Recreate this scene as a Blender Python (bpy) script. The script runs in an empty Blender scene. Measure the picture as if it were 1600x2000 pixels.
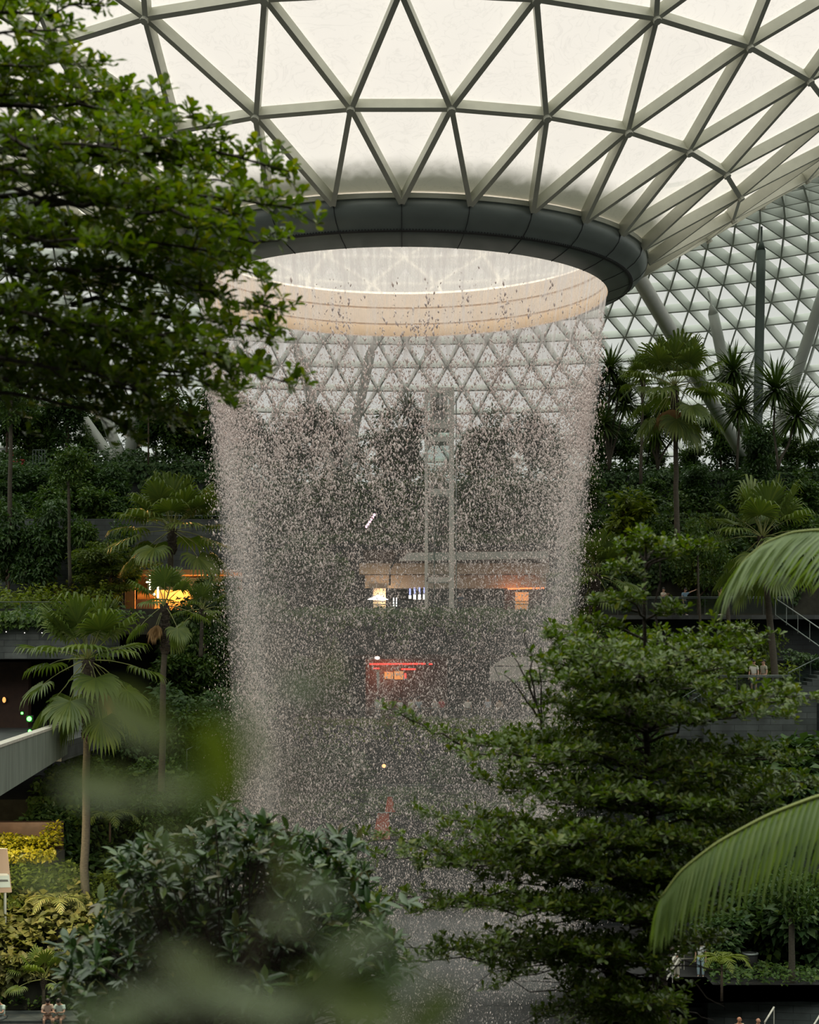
import bpy, math, random
import numpy as np
from mathutils import Vector
NDROPS = 600000; SPRAY = 0.045; HAZE = 0; SKY = 1.0; EXPO = 0.0
rng = np.random.default_rng(7)
random.seed(7)
PI = math.pi
F = 3080.0            # focal length in pixels of the 1600x2000 frame
HY = 1250.0           # horizon row
EZ = 15.0             # eye height above the basin floor
scene = bpy.context.scene
COL = scene.collection

def W(px, py, Y):
    """a point of the place at depth Y seen along pixel (px, py)"""
    return np.array([(px - 800.0) / F * Y, Y, (HY - py) / F * Y + EZ])

def E(x, y, z):
    return np.array([x, y, z + EZ], float)

OFF = {}
def link(o, parent=None):
    COL.objects.link(o)
    if parent is not None:
        o.parent = parent
    return o

def tag(o, label=None, cat=None, group=None, kind=None):
    if label:
        n = len(label.split())
        if not 4 <= n <= 16: print('LABELLEN', n, label)
        o['label'] = label
    if cat: o['category'] = cat
    if group: o['group'] = group
    if kind: o['kind'] = kind
    return o

def thing(name, label, cat, loc=(0, 0, 0), group=None, kind=None):
    o = bpy.data.objects.new(name, None)
    o.empty_display_size = .2
    link(o)
    o.location = tuple(float(c) for c in loc)
    OFF[o.name] = np.array(loc, float)
    return tag(o, label, cat, group, kind)

def off_of(p):
    if p is None: return np.zeros(3)
    return OFF.get(p.name, np.zeros(3))

def mesh_from(name, V, faces, mats, midx=None, smooth=False):
    me = bpy.data.meshes.new(name)
    V = np.ascontiguousarray(V, dtype=np.float32)
    faces = [np.ascontiguousarray(f, dtype=np.int32) for f in faces if len(f)]
    me.vertices.add(len(V)); me.vertices.foreach_set('co', V.ravel())
    nl = sum(f.size for f in faces); nf = sum(len(f) for f in faces)
    me.loops.add(nl); me.polygons.add(nf)
    me.loops.foreach_set('vertex_index', np.concatenate([f.ravel() for f in faces]))
    st = []; c = 0
    for f in faces:
        st.append(c + np.arange(len(f)) * f.shape[1]); c += f.size
    me.polygons.foreach_set('loop_start', np.concatenate(st).astype(np.int32))
    if midx is not None:
        me.polygons.foreach_set('material_index', np.asarray(midx, dtype=np.int32))
    me.polygons.foreach_set('use_smooth', np.full(nf, smooth))
    me.update(calc_edges=True)
    for m in (mats if isinstance(mats, (list, tuple)) else [mats]):
        me.materials.append(m)
    return me

class MB:
    """collects shapes into ONE mesh"""
    def __init__(self):
        self.V = []; self.q = []; self.t = []; self.n = 0; self.uv = None
    def add(self, V, q=None, t=None):
        V = np.asarray(V, float).reshape(-1, 3)
        if q is not None and len(q): self.q.append(np.asarray(q, int).reshape(-1, 4) + self.n)
        if t is not None and len(t): self.t.append(np.asarray(t, int).reshape(-1, 3) + self.n)
        self.V.append(V); self.n += len(V)
        return self
    BOXF = [[0, 3, 2, 1], [4, 5, 6, 7], [0, 1, 5, 4], [1, 2, 6, 5], [2, 3, 7, 6], [3, 0, 4, 7]]
    def box(self, x0, x1, y0, y1, z0, z1):
        V = [[x0, y0, z0], [x1, y0, z0], [x1, y1, z0], [x0, y1, z0], [x0, y0, z1], [x1, y0, z1], [x1, y1, z1], [x0, y1, z1]]
        return self.add(V, self.BOXF)
    def bar(self, A, B, w, d, up=(0, 0, 1), shift=0.0):
        """box from A to B, width w across, depth d along up; shift moves it along up"""
        A = np.asarray(A, float); B = np.asarray(B, float)
        ax = B - A; ax /= np.linalg.norm(ax) + 1e-9
        up = np.asarray(up, float); up = up - ax * up.dot(ax)
        if np.linalg.norm(up) < 1e-4:
            up = np.array([1.0, 0, 0]) - ax * ax[0]
        up /= np.linalg.norm(up); s = np.cross(ax, up)
        V = []
        for P in (A, B):
            for a, b in ((-1, -1), (1, -1), (1, 1), (-1, 1)):
                V.append(P + s * a * w / 2 + up * (b * d / 2 + shift))
        return self.add(V, [[0, 1, 2, 3], [7, 6, 5, 4], [0, 4, 5, 1], [1, 5, 6, 2], [2, 6, 7, 3], [3, 7, 4, 0]])
    def tube(self, P, R, n=8, caps=True):
        P = np.asarray(P, float); m = len(P)
        R = np.full(m, R) if np.isscalar(R) else np.asarray(R, float)
        T = np.gradient(P, axis=0); T /= np.linalg.norm(T, axis=1)[:, None] + 1e-9
        ref = np.array([0, 0, 1.0]) if abs(T[0][2]) < .9 else np.array([1.0, 0, 0])
        V = []
        a = np.arange(n) / n * 2 * PI
        for i in range(m):
            u = np.cross(T[i], ref); u /= np.linalg.norm(u) + 1e-9
            v = np.cross(T[i], u); ref = np.cross(u, T[i])
            V.append(P[i] + R[i] * (np.cos(a)[:, None] * u + np.sin(a)[:, None] * v))
        V = np.concatenate(V); q = []
        for i in range(m - 1):
            for k in range(n):
                k2 = (k + 1) % n
                q.append([i * n + k, i * n + k2, (i + 1) * n + k2, (i + 1) * n + k])
        t = []
        if caps:
            V = np.vstack([V, P[0], P[-1]]); c = m * n
            for k in range(n):
                k2 = (k + 1) % n
                t += [[c, k2, k], [c + 1, (m - 1) * n + k, (m - 1) * n + k2]]
        return self.add(V, q, t)
    def lathe(self, prof, n, center, a0=0, a1=2 * PI, closed=False):
        """prof: (r, z) list turned about a vertical axis at center=(x,y); angle 0 = towards the camera"""
        prof = np.asarray(prof, float); m = len(prof)
        full = abs(a1 - a0) > 2 * PI - 1e-6
        na = n if full else n + 1
        ang = a0 + (a1 - a0) * np.arange(na) / n
        V = np.array([[center[0] + r * math.sin(t), center[1] - r * math.cos(t), z] for t in ang for r, z in prof])
        q = []
        for i in range(n):
            i2 = (i + 1) % na
            for j in range(m if closed else m - 1):
                j2 = (j + 1) % m
                q.append([i * m + j, i2 * m + j, i2 * m + j2, i * m + j2])
        return self.add(V, q)
    def prism(self, poly, z0, z1):
        """poly: xy list, counter-clockwise from above"""
        n = len(poly)
        A = sum(poly[i][0] * poly[(i + 1) % n][1] - poly[(i + 1) % n][0] * poly[i][1] for i in range(n))
        if A < 0: poly = poly[::-1]
        V = [[p[0], p[1], z0] for p in poly] + [[p[0], p[1], z1] for p in poly]
        q = [[i, (i + 1) % n, n + (i + 1) % n, n + i] for i in range(n)]
        t = []
        for i in range(1, n - 1):
            t += [[n, n + i, n + i + 1], [0, i + 1, i]]
        return self.add(V, q, t)
    def ball(self, c, r, n=10, m=6, sc=(1, 1, 1)):
        V = [[0, 0, -1]]
        for j in range(1, m):
            b = -PI / 2 + PI * j / m
            for i in range(n):
                a = 2 * PI * i / n
                V.append([math.cos(b) * math.cos(a), math.cos(b) * math.sin(a), math.sin(b)])
        V.append([0, 0, 1])
        V = np.asarray(V) * np.asarray(sc) * r + np.asarray(c)
        q = []; t = []
        for j in range(m - 2):
            for i in range(n):
                i2 = (i + 1) % n
                q.append([1 + j * n + i, 1 + j * n + i2, 1 + (j + 1) * n + i2, 1 + (j + 1) * n + i])
        l = len(V) - 1
        for i in range(n):
            i2 = (i + 1) % n
            t += [[0, 1 + i2, 1 + i], [l, 1 + (m - 2) * n + i, 1 + (m - 2) * n + i2]]
        return self.add(V, q, t)
    def data(self):
        return np.concatenate(self.V), ([np.concatenate(self.q)] if self.q else []) + ([np.concatenate(self.t)] if self.t else [])
    def build(self, name, mat, parent=None, smooth=False, label=None, kind=None, local=False, bevel=0):
        V, Fs = self.data()
        if not local: V = V - off_of(parent)
        o = bpy.data.objects.new(name, mesh_from(name, V, Fs, mat, smooth=smooth))
        link(o, parent); OFF[o.name] = off_of(parent)
        if bevel:
            b = o.modifiers.new('edge', 'BEVEL'); b.width = bevel; b.segments = 2; b.limit_method = 'ANGLE'
        if label: o['label'] = label
        if kind: o['kind'] = kind
        return o

def copy_tree(src, parent=None):
    c = src.copy(); COL.objects.link(c)
    c.parent = parent
    for ch in list(src.children):
        copy_tree(ch, c)
    return c

# ------------------------------------------------------------------ materials
def nm(name):
    m = bpy.data.materials.new(name); m.use_nodes = True
    nt = m.node_tree; nt.nodes.clear()
    out = nt.nodes.new('ShaderNodeOutputMaterial')
    return m, nt, out

def N(nt, typ, **kw):
    n = nt.nodes.new(typ)
    for k, v in kw.items():
        if k in n.inputs: n.inputs[k].default_value = v
        else: setattr(n, k, v)
    return n

def rgba(c): return (c[0], c[1], c[2], 1.0)

def ramp(nt, fac, stops):
    r = nt.nodes.new('ShaderNodeValToRGB')
    while len(r.color_ramp.elements) < len(stops): r.color_ramp.elements.new(.5)
    for e, (p, c) in zip(r.color_ramp.elements, stops):
        e.position = p; e.color = rgba(c) if not np.isscalar(c) else (c, c, c, 1)
    nt.links.new(fac, r.inputs[0])
    return r

def paint(name, c, rough=.5, metal=0.0, vary=0.0, scale=2.0, stretch=(1, 1, 1), bump=0.0, spec=.5):
    m, nt, out = nm(name)
    p = N(nt, 'ShaderNodeBsdfPrincipled', Roughness=rough, Metallic=metal)
    p.inputs['Base Color'].default_value = rgba(c)
    p.inputs['Specular IOR Level'].default_value = spec
    if vary or bump:
        tc = N(nt, 'ShaderNodeTexCoord'); mp = N(nt, 'ShaderNodeMapping'); mp.inputs['Scale'].default_value = stretch
        nz = N(nt, 'ShaderNodeTexNoise', Scale=scale, Detail=5.0)
        nt.links.new(tc.outputs['Object'], mp.inputs[0]); nt.links.new(mp.outputs[0], nz.inputs['Vector'])
        if vary:
            lo = [x * (1 - vary) for x in c]; hi = [min(1, x * (1 + vary)) for x in c]
            r = ramp(nt, nz.outputs['Fac'], [(.3, lo), (.7, hi)])
            nt.links.new(r.outputs[0], p.inputs['Base Color'])
        if bump:
            b = N(nt, 'ShaderNodeBump', Strength=bump, Distance=.05)
            nt.links.new(nz.outputs['Fac'], b.inputs['Height']); nt.links.new(b.outputs[0], p.inputs['Normal'])
    nt.links.new(p.outputs[0], out.inputs[0])
    return m

def glow(name, c, strength):
    m, nt, out = nm(name)
    e = N(nt, 'ShaderNodeEmission', Strength=strength); e.inputs['Color'].default_value = rgba(c)
    nt.links.new(e.outputs[0], out.inputs[0]); return m

def leafmat(name, cols, rough=.42, trans=.28, spec=.32):
    m, nt, out = nm(name)
    g = N(nt, 'ShaderNodeNewGeometry')
    cols = [(c[0] * 1.12, c[1] * 1.02, c[2] * .58) for c in cols]
    k = len(cols)
    r = ramp(nt, g.outputs['Random Per Island'], [(i / max(1, k - 1), c) for i, c in enumerate(cols)])
    p = N(nt, 'ShaderNodeBsdfPrincipled', Roughness=rough)
    p.inputs['Specular IOR Level'].default_value = spec
    nt.links.new(r.outputs[0], p.inputs['Base Color'])
    t = N(nt, 'ShaderNodeBsdfTranslucent')
    mx = N(nt, 'ShaderNodeMixRGB', blend_type='MULTIPLY'); mx.inputs[0].default_value = 1.0
    mx.inputs[2].default_value = (1.5, 1.6, .55, 1)
    nt.links.new(r.outputs[0], mx.inputs[1]); nt.links.new(mx.outputs[0], t.inputs['Color'])
    s = N(nt, 'ShaderNodeMixShader'); s.inputs[0].default_value = trans
    nt.links.new(p.outputs[0], s.inputs[1]); nt.links.new(t.outputs[0], s.inputs[2])
    nt.links.new(s.outputs[0], out.inputs[0])
    return m

def stone(name, c1, c2, mortar, bw=1.2, bh=.3):
    m, nt, out = nm(name)
    tc = N(nt, 'ShaderNodeTexCoord'); sp = N(nt, 'ShaderNodeSeparateXYZ')
    nt.links.new(tc.outputs['Object'], sp.inputs[0])
    ma = N(nt, 'ShaderNodeMath', operation='MULTIPLY_ADD'); ma.inputs[1].default_value = .73
    nt.links.new(sp.outputs[1], ma.inputs[0]); nt.links.new(sp.outputs[0], ma.inputs[2])
    cb = N(nt, 'ShaderNodeCombineXYZ'); nt.links.new(ma.outputs[0], cb.inputs[0]); nt.links.new(sp.outputs[2], cb.inputs[1])
    b = N(nt, 'ShaderNodeTexBrick', Scale=1.0); b.inputs['Brick Width'].default_value = bw; b.inputs['Row Height'].default_value = bh
    b.inputs['Mortar Size'].default_value = .012
    b.inputs['Color1'].default_value = rgba(c1); b.inputs['Color2'].default_value = rgba(c2); b.inputs['Mortar'].default_value = rgba(mortar)
    nt.links.new(cb.outputs[0], b.inputs['Vector'])
    nz = N(nt, 'ShaderNodeTexNoise', Scale=1.5, Detail=6.0); nt.links.new(tc.outputs['Object'], nz.inputs['Vector'])
    r = ramp(nt, nz.outputs['Fac'], [(.3, .55), (.7, 1.15)])
    mx = N(nt, 'ShaderNodeMixRGB', blend_type='MULTIPLY'); mx.inputs[0].default_value = 1
    nt.links.new(b.outputs['Color'], mx.inputs[1]); nt.links.new(r.outputs[0], mx.inputs[2])
    p = N(nt, 'ShaderNodeBsdfPrincipled', Roughness=.7); nt.links.new(mx.outputs[0], p.inputs['Base Color'])
    nt.links.new(p.outputs[0], out.inputs[0]); return m

def glassmat(name, tint, gloss=.06, rough=.02, milky=0.0, ripple=False, diffuse=(.8, .8, .8)):
    """thin architectural pane: lets light straight through, a little mirror, a little milkiness"""
    m, nt, out = nm(name)
    t = N(nt, 'ShaderNodeBsdfTransparent'); t.inputs[0].default_value = rgba(tint)
    g = N(nt, 'ShaderNodeBsdfGlossy', Roughness=rough)
    s = N(nt, 'ShaderNodeMixShader'); s.inputs[0].default_value = gloss
    nt.links.new(t.outputs[0], s.inputs[1]); nt.links.new(g.outputs[0], s.inputs[2])
    last = s
    if milky:
        d_ = N(nt, 'ShaderNodeBsdfTranslucent'); d_.inputs[0].default_value = rgba(diffuse)
        d2 = N(nt, 'ShaderNodeBsdfDiffuse'); d2.inputs[0].default_value = rgba(diffuse)
        d = N(nt, 'ShaderNodeMixShader'); d.inputs[0].default_value = .5
        nt.links.new(d_.outputs[0], d.inputs[1]); nt.links.new(d2.outputs[0], d.inputs[2])
        s2 = N(nt, 'ShaderNodeMixShader'); s2.inputs[0].default_value = milky
        nt.links.new(s.outputs[0], s2.inputs[1]); nt.links.new(d.outputs[0], s2.inputs[2]); last = s2
    if ripple:   # water running over the pane
        tc = N(nt, 'ShaderNodeTexCoord'); wv = N(nt, 'ShaderNodeTexNoise', Scale=.9, Detail=3.0, Distortion=2.2)
        nt.links.new(tc.outputs['Object'], wv.inputs['Vector'])
        ab = N(nt, 'ShaderNodeMath', operation='SUBTRACT'); ab.inputs[1].default_value = .5
        nt.links.new(wv.outputs['Fac'], ab.inputs[0])
        a2 = N(nt, 'ShaderNodeMath', operation='ABSOLUTE'); nt.links.new(ab.outputs[0], a2.inputs[0])
        r = ramp(nt, a2.outputs[0], [(0, [c * .91 for c in tint]), (.010, [c * .965 for c in tint]), (.035, tint)])
        nt.links.new(r.outputs[0], t.inputs[0])
        if milky: nt.links.new(r.outputs[0], d_.inputs[0]); nt.links.new(r.outputs[0], d2.inputs[0])
    nt.links.new(last.outputs[0], out.inputs[0])
    return m

M = {}
M['beam'] = paint('roof_beam_paint', (.56, .57, .47), .45, vary=.06)
M['shellbeam'] = paint('shell_beam_paint', (.54, .56, .53), .45)
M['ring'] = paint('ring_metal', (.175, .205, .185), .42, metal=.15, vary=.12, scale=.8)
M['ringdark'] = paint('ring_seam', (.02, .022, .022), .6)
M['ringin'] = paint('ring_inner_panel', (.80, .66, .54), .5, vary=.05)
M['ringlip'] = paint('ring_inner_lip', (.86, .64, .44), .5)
M['glass'] = glassmat('funnel_glass', (.92, .86, .835), .03, milky=.78, ripple=True, diffuse=(.90, .86, .82))  # milkiness stands for the water film, whitening the panes evenly
M['shellglass'] = glassmat('shell_glass', (.73, .75, .72), .05, milky=.06)
M['railglass'] = glassmat('rail_glass', (.80, .86, .84), .08)
M['steel'] = paint('brushed_steel', (.30, .34, .32), .45, metal=.3)
M['railsteel'] = paint('rail_steel', (.10, .125, .115), .4, metal=.4)
M['tube'] = paint('column_white', (.68, .70, .66), .45, vary=.04)
M['tubegreen'] = paint('column_green', (.075, .10, .088), .5, vary=.08)
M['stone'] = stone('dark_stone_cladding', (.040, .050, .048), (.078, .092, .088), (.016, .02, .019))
M['stonel'] = stone('lit_stone_cladding', (.085, .10, .094), (.15, .165, .155), (.03, .035, .034))  # same stone made paler, the light on it put into the colour
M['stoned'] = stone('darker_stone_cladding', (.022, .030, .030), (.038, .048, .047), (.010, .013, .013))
M['conc'] = paint('concrete_grey', (.165, .195, .160), .75, vary=.25, scale=1.2, stretch=(3, 3, .25))
M['coping'] = paint('coping_stone', (.50, .48, .41), .7, vary=.15, scale=3)
M['pave'] = stone('paving', (.05, .056, .055), (.075, .082, .078), (.03, .03, .03), .9, .45)
M['soil'] = paint('soil', (.030, .030, .020), .95, vary=.4, scale=2, bump=.4)
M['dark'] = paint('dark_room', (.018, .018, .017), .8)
M['wood'] = paint('brown_cladding', (.055, .026, .015), .6, vary=.2, scale=3)
M['beige'] = paint('beige_fascia', (.50, .36, .24), .6, vary=.1, scale=.6)
M['greyfascia'] = paint('grey_fascia', (.55, .56, .52), .6)
M['bark'] = paint('bark', (.085, .060, .040), .9, vary=.35, scale=14, bump=.6)
M['barkdark'] = paint('bark_dark', (.042, .030, .022), .9, vary=.4, scale=30, bump=.6)
M['palmbark'] = paint('palm_trunk', (.062, .054, .038), .9, vary=.3, scale=6, stretch=(1, 1, 5), bump=.5)
M['palmboot'] = paint('palm_boots', (.045, .035, .024), .95, vary=.5, scale=9, stretch=(1, 1, 3), bump=1.0)
M['awning'] = paint('awning_canvas', (.62, .60, .55), .8)
# ------------------------------------------------------------------ the roof
CX, CY = (787 - 800) / F * 70, 70.0
NF = 26
FR = [10.6, 14.4, 18.4, 22.7, 27.0]
def fz(r): return 16.80 + .602 * (r - 10.6) - .004 * max(0, r - 18) ** 2 + EZ
def fnode(i, k):
    t = (k + .5 * (i % 2)) * 2 * PI / NF
    r = FR[i]
    return np.array([CX + r * math.sin(t), CY - r * math.cos(t), fz(r)])
FUP = lambda P: np.array([-(P[0] - CX) * .52 / math.hypot(P[0] - CX, P[1] - CY), -(P[1] - CY) * .52 / math.hypot(P[0] - CX, P[1] - CY), .85])

roof = thing('glass_roof', 'funnel shaped glass roof of triangular panes on deep cream beams above the waterfall', 'roof', (CX, CY, fz(27)), kind='structure')
segs = []
for i in range(len(FR)):
    for k in range(NF):
        segs.append((fnode(i, k), fnode(i, k + 1)) if i > 0 else None)
        if i + 1 < len(FR):
            a = fnode(i, k)
            if i % 2 == 0: ks = (k - 1, k)
            else: ks = (k, k + 1)
            for kk in ks: segs.append((a, fnode(i + 1, kk)))
segs = [s for s in segs if s is not None]
def onscreen(P):
    return (P[0] / P[1] * F + 800, HY - (P[2] - EZ) / P[1] * F)
def vis_len(s):
    m = 0
    for t in np.linspace(0, 1, 9):
        x, y = onscreen(s[0] * (1 - t) + s[1] * t)
        if -20 < x < 1620 and -20 < y < 900: m += 1
    P = (s[0] + s[1]) / 2
    d = P[1]
    if P[1] > 76: m = m * .2
    return m * np.linalg.norm(s[1] - s[0]) / d
segs.sort(key=vis_len, reverse=True)
rest = MB()
for j, (A, B) in enumerate(segs):
    P = (A + B) / 2
    b = MB() if j < 98 else rest
    b.bar(A, B, .19, .46, FUP(P), -.30)
    if j < 98: b.build('beam', M['beam'], roof)
rest.build('beam', M['beam'], roof, kind='stuff')
nodes = MB()
for i in range(1, len(FR)):
    for k in range(NF):
        P = fnode(i, k); u = FUP(P); u = u / np.linalg.norm(u)
        nodes.tube([P - u * .66, P - u * .02], .15, 8)
nodes.build('node_cap', M['beam'], roof, kind='stuff')
gl = MB()
for i in range(len(FR) - 1):
    for k in range(NF):
        a, b = fnode(i, k), fnode(i, k + 1)
        if i % 2 == 0: c, d, e = fnode(i + 1, k), fnode(i + 1, k - 1), a
        else: c, d, e = fnode(i + 1, k + 1), fnode(i + 1, k), a
        gl.add([a, b, c], t=[[0, 1, 2]]); gl.add([a, c, d], t=[[0, 1, 2]])
gl.build('glazing', M['glass'], roof)

# outer shell beyond the crest, down to the far glass wall
prof = np.array([(27, 26.0), (31, 28.0), (36, 28.9), (41, 28.3), (46, 26.2), (50, 23), (53.5, 18.8), (56, 14.5), (57.5, 10.6)])
L = np.concatenate([[0], np.cumsum(np.linalg.norm(np.diff(prof, axis=0), axis=1))])
NR = 20
ts = np.linspace(0, L[-1], NR)
PR = np.stack([np.interp(ts, L, prof[:, 0]), np.interp(ts, L, prof[:, 1])], 1)
TN = np.gradient(PR, axis=0)
shell = thing('glass_dome', 'far glass dome wall of pale triangular steel lattice behind the trees', 'roof', (CX, CY + 57, 10 + EZ), kind='structure')
NS = 150
def snode(i, k):
    t = PI + (k + .5 * (i % 2)) * 2 * PI / NS
    r, z = PR[i]
    return np.array([CX + r * math.sin(t), CY - r * math.cos(t), z + EZ])
def sup(i, P):
    d = np.array([P[0] - CX, P[1] - CY]); d /= np.linalg.norm(d)
    tr, tz = TN[i]; n = np.array([-tz * d[0], -tz * d[1], tr]); return n / np.linalg.norm(n)
K0, K1 = -25, 25
lat = MB(); sg = MB(); cand = []
for i in range(NR):
    for k in range(K0, K1):
        a, b = snode(i, k), snode(i, k + 1)
        cand.append((a, b, sup(i, a)))
        if i + 1 < NR:
            if i % 2 == 0: c, d = snode(i + 1, k), snode(i + 1, k - 1)
            else: c, d = snode(i + 1, k + 1), snode(i + 1, k)
            cand.append((a, c, sup(i, a))); cand.append((a, d, sup(i, a)))
            sg.add([a, b, c], t=[[0, 1, 2]]); sg.add([a, c, d], t=[[0, 1, 2]])
for a, b, u in cand:
    lat.bar(a, b, .11, .88, u, -.48)
lat.build('lattice', M['shellbeam'], shell, kind='stuff')
sg.build('glazing', M['shellglass'], shell)

# ------------------------------------------------------------------ the ring of the oculus
ring = thing('oculus_ring', 'dark metal ring round the roof opening that the waterfall drops through', 'ring', (CX, CY, 15.2 + EZ), kind='structure')
r_ = lambda *p: [(a, b + EZ) for a, b in p]
NL = 156
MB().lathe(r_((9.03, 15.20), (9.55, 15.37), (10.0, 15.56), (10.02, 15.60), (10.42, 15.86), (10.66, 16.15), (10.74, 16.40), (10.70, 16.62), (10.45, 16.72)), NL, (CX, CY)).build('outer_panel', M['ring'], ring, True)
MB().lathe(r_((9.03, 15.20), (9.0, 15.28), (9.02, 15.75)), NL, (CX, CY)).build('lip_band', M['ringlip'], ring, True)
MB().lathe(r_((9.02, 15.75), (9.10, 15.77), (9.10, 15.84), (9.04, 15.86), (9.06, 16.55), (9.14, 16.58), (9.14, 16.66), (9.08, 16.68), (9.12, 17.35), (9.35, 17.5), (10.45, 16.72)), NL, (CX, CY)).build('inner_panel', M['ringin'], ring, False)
MB().lathe(r_((9.135, 15.775), (9.135, 15.83)), NL, (CX, CY)).build('groove', M['ringdark'], ring)
sm = MB()
for k in range(NF):
    t = k * 2 * PI / NF
    pts = [(9.03, 15.185), (9.55, 15.355), (10.0, 15.545), (10.43, 15.845), (10.67, 16.14), (10.755, 16.40), (10.71, 16.63)]
    for (r0, z0), (r1, z1) in zip(pts, pts[1:]):
        A = E(CX + r0 * math.sin(t), CY - r0 * math.cos(t), z0); B = E(CX + r1 * math.sin(t), CY - r1 * math.cos(t), z1)
        sm.bar(A, B, .022, .02)
sm.build('panel_seam', M['ringdark'], ring)
bl = MB()
for k in range(NF * 20):
    t = (k + .5) * 2 * PI / (NF * 20)
    bl.ball(E(CX + 10.09 * math.sin(t), CY - 10.09 * math.cos(t), 15.60), .032, 5, 4)
bl.build('bolt', M['ringdark'], ring, kind='stuff')
MB().lathe(r_((9.98, 15.525), (10.06, 15.575)), NL, (CX, CY)).build('bolt_strip', M['ringdark'], ring)
MB().lathe(r_((10.5, 16.55), (10.78, 16.62), (10.80, 16.80), (10.5, 16.80)), NL, (CX, CY), closed=True).build('top_flange', M['beam'], ring)

# water standing in the gutter behind the lowest panes
mw, nt, out = nm('gutter_water')
tc = N(nt, 'ShaderNodeTexCoord'); nz = N(nt, 'ShaderNodeTexNoise', Scale=1.6, Detail=6.0, Distortion=1.5)
nt.links.new(tc.outputs['Object'], nz.inputs['Vector'])
uvn = N(nt, 'ShaderNodeAttribute', attribute_name='depth')
ad = N(nt, 'ShaderNodeMath', operation='MULTIPLY_ADD'); ad.inputs[1].default_value = .35
nt.links.new(nz.outputs['Fac'], ad.inputs[0]); nt.links.new(uvn.outputs['Fac'], ad.inputs[2])
al = ramp(nt, ad.outputs[0], [(.35, 0.0), (.55, .35), (.85, .92)])
tr = N(nt, 'ShaderNodeBsdfTransparent'); df = N(nt, 'ShaderNodeBsdfPrincipled', Roughness=.2); df.inputs['Base Color'].default_value = (.05, .065, .045, 1)
tl = N(nt, 'ShaderNodeBsdfTranslucent'); tl.inputs[0].default_value = (.16, .18, .12, 1)
m0 = N(nt, 'ShaderNodeMixShader'); m0.inputs[0].default_value = .45
nt.links.new(df.outputs[0], m0.inputs[1]); nt.links.new(tl.outputs[0], m0.inputs[2])
ms = N(nt, 'ShaderNodeMixShader'); nt.links.new(al.outputs[0], ms.inputs[0]); nt.links.new(tr.outputs[0], ms.inputs[1]); nt.links.new(m0.outputs[0], ms.inputs[2])
nt.links.new(ms.outputs[0], out.inputs[0])
g = MB()
gp = [(10.62 + d, fz(10.62 + d) - EZ + .10) for d in np.linspace(0, 1.9, 9)]
g.lathe(r_(*gp), NL, (CX, CY))
go = g.build('gutter_water', mw, ring, True)
at = go.data.attributes.new('depth', 'FLOAT', 'POINT')
at.data.foreach_set('value', np.tile(np.linspace(1, 0, 9), NL).astype(np.float32))

# ------------------------------------------------------------------ the waterfall
def wr(z):   # radius of the falling curtain at height z (relative to the eye)
    return np.interp(z, [-17, -8, -3.5, 1.2, 5.7, 10.2, 12.5, 15.2], [6.6, 6.7, 6.8, 7.15, 7.65, 8.2, 8.65, 9.0])
fall = thing('waterfall', 'tall round curtain of falling water dropping from the ring in the glass roof', 'waterfall', (CX, CY, -16.9 + EZ), kind='stuff')
ms_, nt, out = nm('water_sheet')
at1 = N(nt, 'ShaderNodeAttribute', attribute_name='along'); at2 = N(nt, 'ShaderNodeAttribute', attribute_name='down')
c1 = N(nt, 'ShaderNodeCombineXYZ'); sx = N(nt, 'ShaderNodeMath', operation='MULTIPLY'); sx.inputs[1].default_value = 5.0
sy = N(nt, 'ShaderNodeMath', operation='MULTIPLY'); sy.inputs[1].default_value = .55
nt.links.new(at1.outputs['Fac'], sx.inputs[0]); nt.links.new(at2.outputs['Fac'], sy.inputs[0])
nt.links.new(sx.outputs[0], c1.inputs[0]); nt.links.new(sy.outputs[0], c1.inputs[1])
nz = N(nt, 'ShaderNodeTexNoise', Scale=1.0, Detail=6.0, Roughness=.62); nt.links.new(c1.outputs[0], nz.inputs['Vector'])
# the sheet tears as it falls
td = N(nt, 'ShaderNodeMapRange'); td.inputs['From Min'].default_value = 0; td.inputs['From Max'].default_value = 6.0
td.inputs['To Min'].default_value = .11; td.inputs['To Max'].default_value = -.24
nt.links.new(at2.outputs['Fac'], td.inputs['Value'])
ad = N(nt, 'ShaderNodeMath', operation='ADD'); nt.links.new(nz.outputs['Fac'], ad.inputs[0]); nt.links.new(td.outputs[0], ad.inputs[1])
al = ramp(nt, ad.outputs[0], [(.38, .0), (.52, .26), (.64, .62), (.80, .85)])
tr = N(nt, 'ShaderNodeBsdfTransparent'); tr.inputs[0].default_value = (.97, .945, .95, 1)
df = N(nt, 'ShaderNodeBsdfPrincipled', Roughness=.12); df.inputs['Base Color'].default_value = (.92, .85, .83, 1)
tl = N(nt, 'ShaderNodeBsdfTranslucent'); tl.inputs[0].default_value = (.97, .90, .89, 1)
m0 = N(nt, 'ShaderNodeMixShader'); m0.inputs[0].default_value = .6
nt.links.new(df.outputs[0], m0.inputs[1]); nt.links.new(tl.outputs[0], m0.inputs[2])
msx = N(nt, 'ShaderNodeMixShader'); nt.links.new(al.outputs[0], msx.inputs[0]); nt.links.new(tr.outputs[0], msx.inputs[1]); nt.links.new(m0.outputs[0], msx.inputs[2])
nt.links.new(msx.outputs[0], out.inputs[0])
zs = np.linspace(15.24, 8.2, 15)
s = MB().lathe([(float(wr(z)), z + EZ) for z in zs], 200, (CX, CY))
so = s.build('water_sheet', ms_, fall, True)
nv = 15
t_ = so.data.attributes.new('along', 'FLOAT', 'POINT')
ang = np.repeat(np.arange(200) / 200 * 2 * PI * 9, nv); t_.data.foreach_set('value', ang.astype(np.float32))
t_ = so.data.attributes.new('down', 'FLOAT', 'POINT')
t_.data.foreach_set('value', np.tile(15.24 - zs, 200).astype(np.float32))

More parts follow.
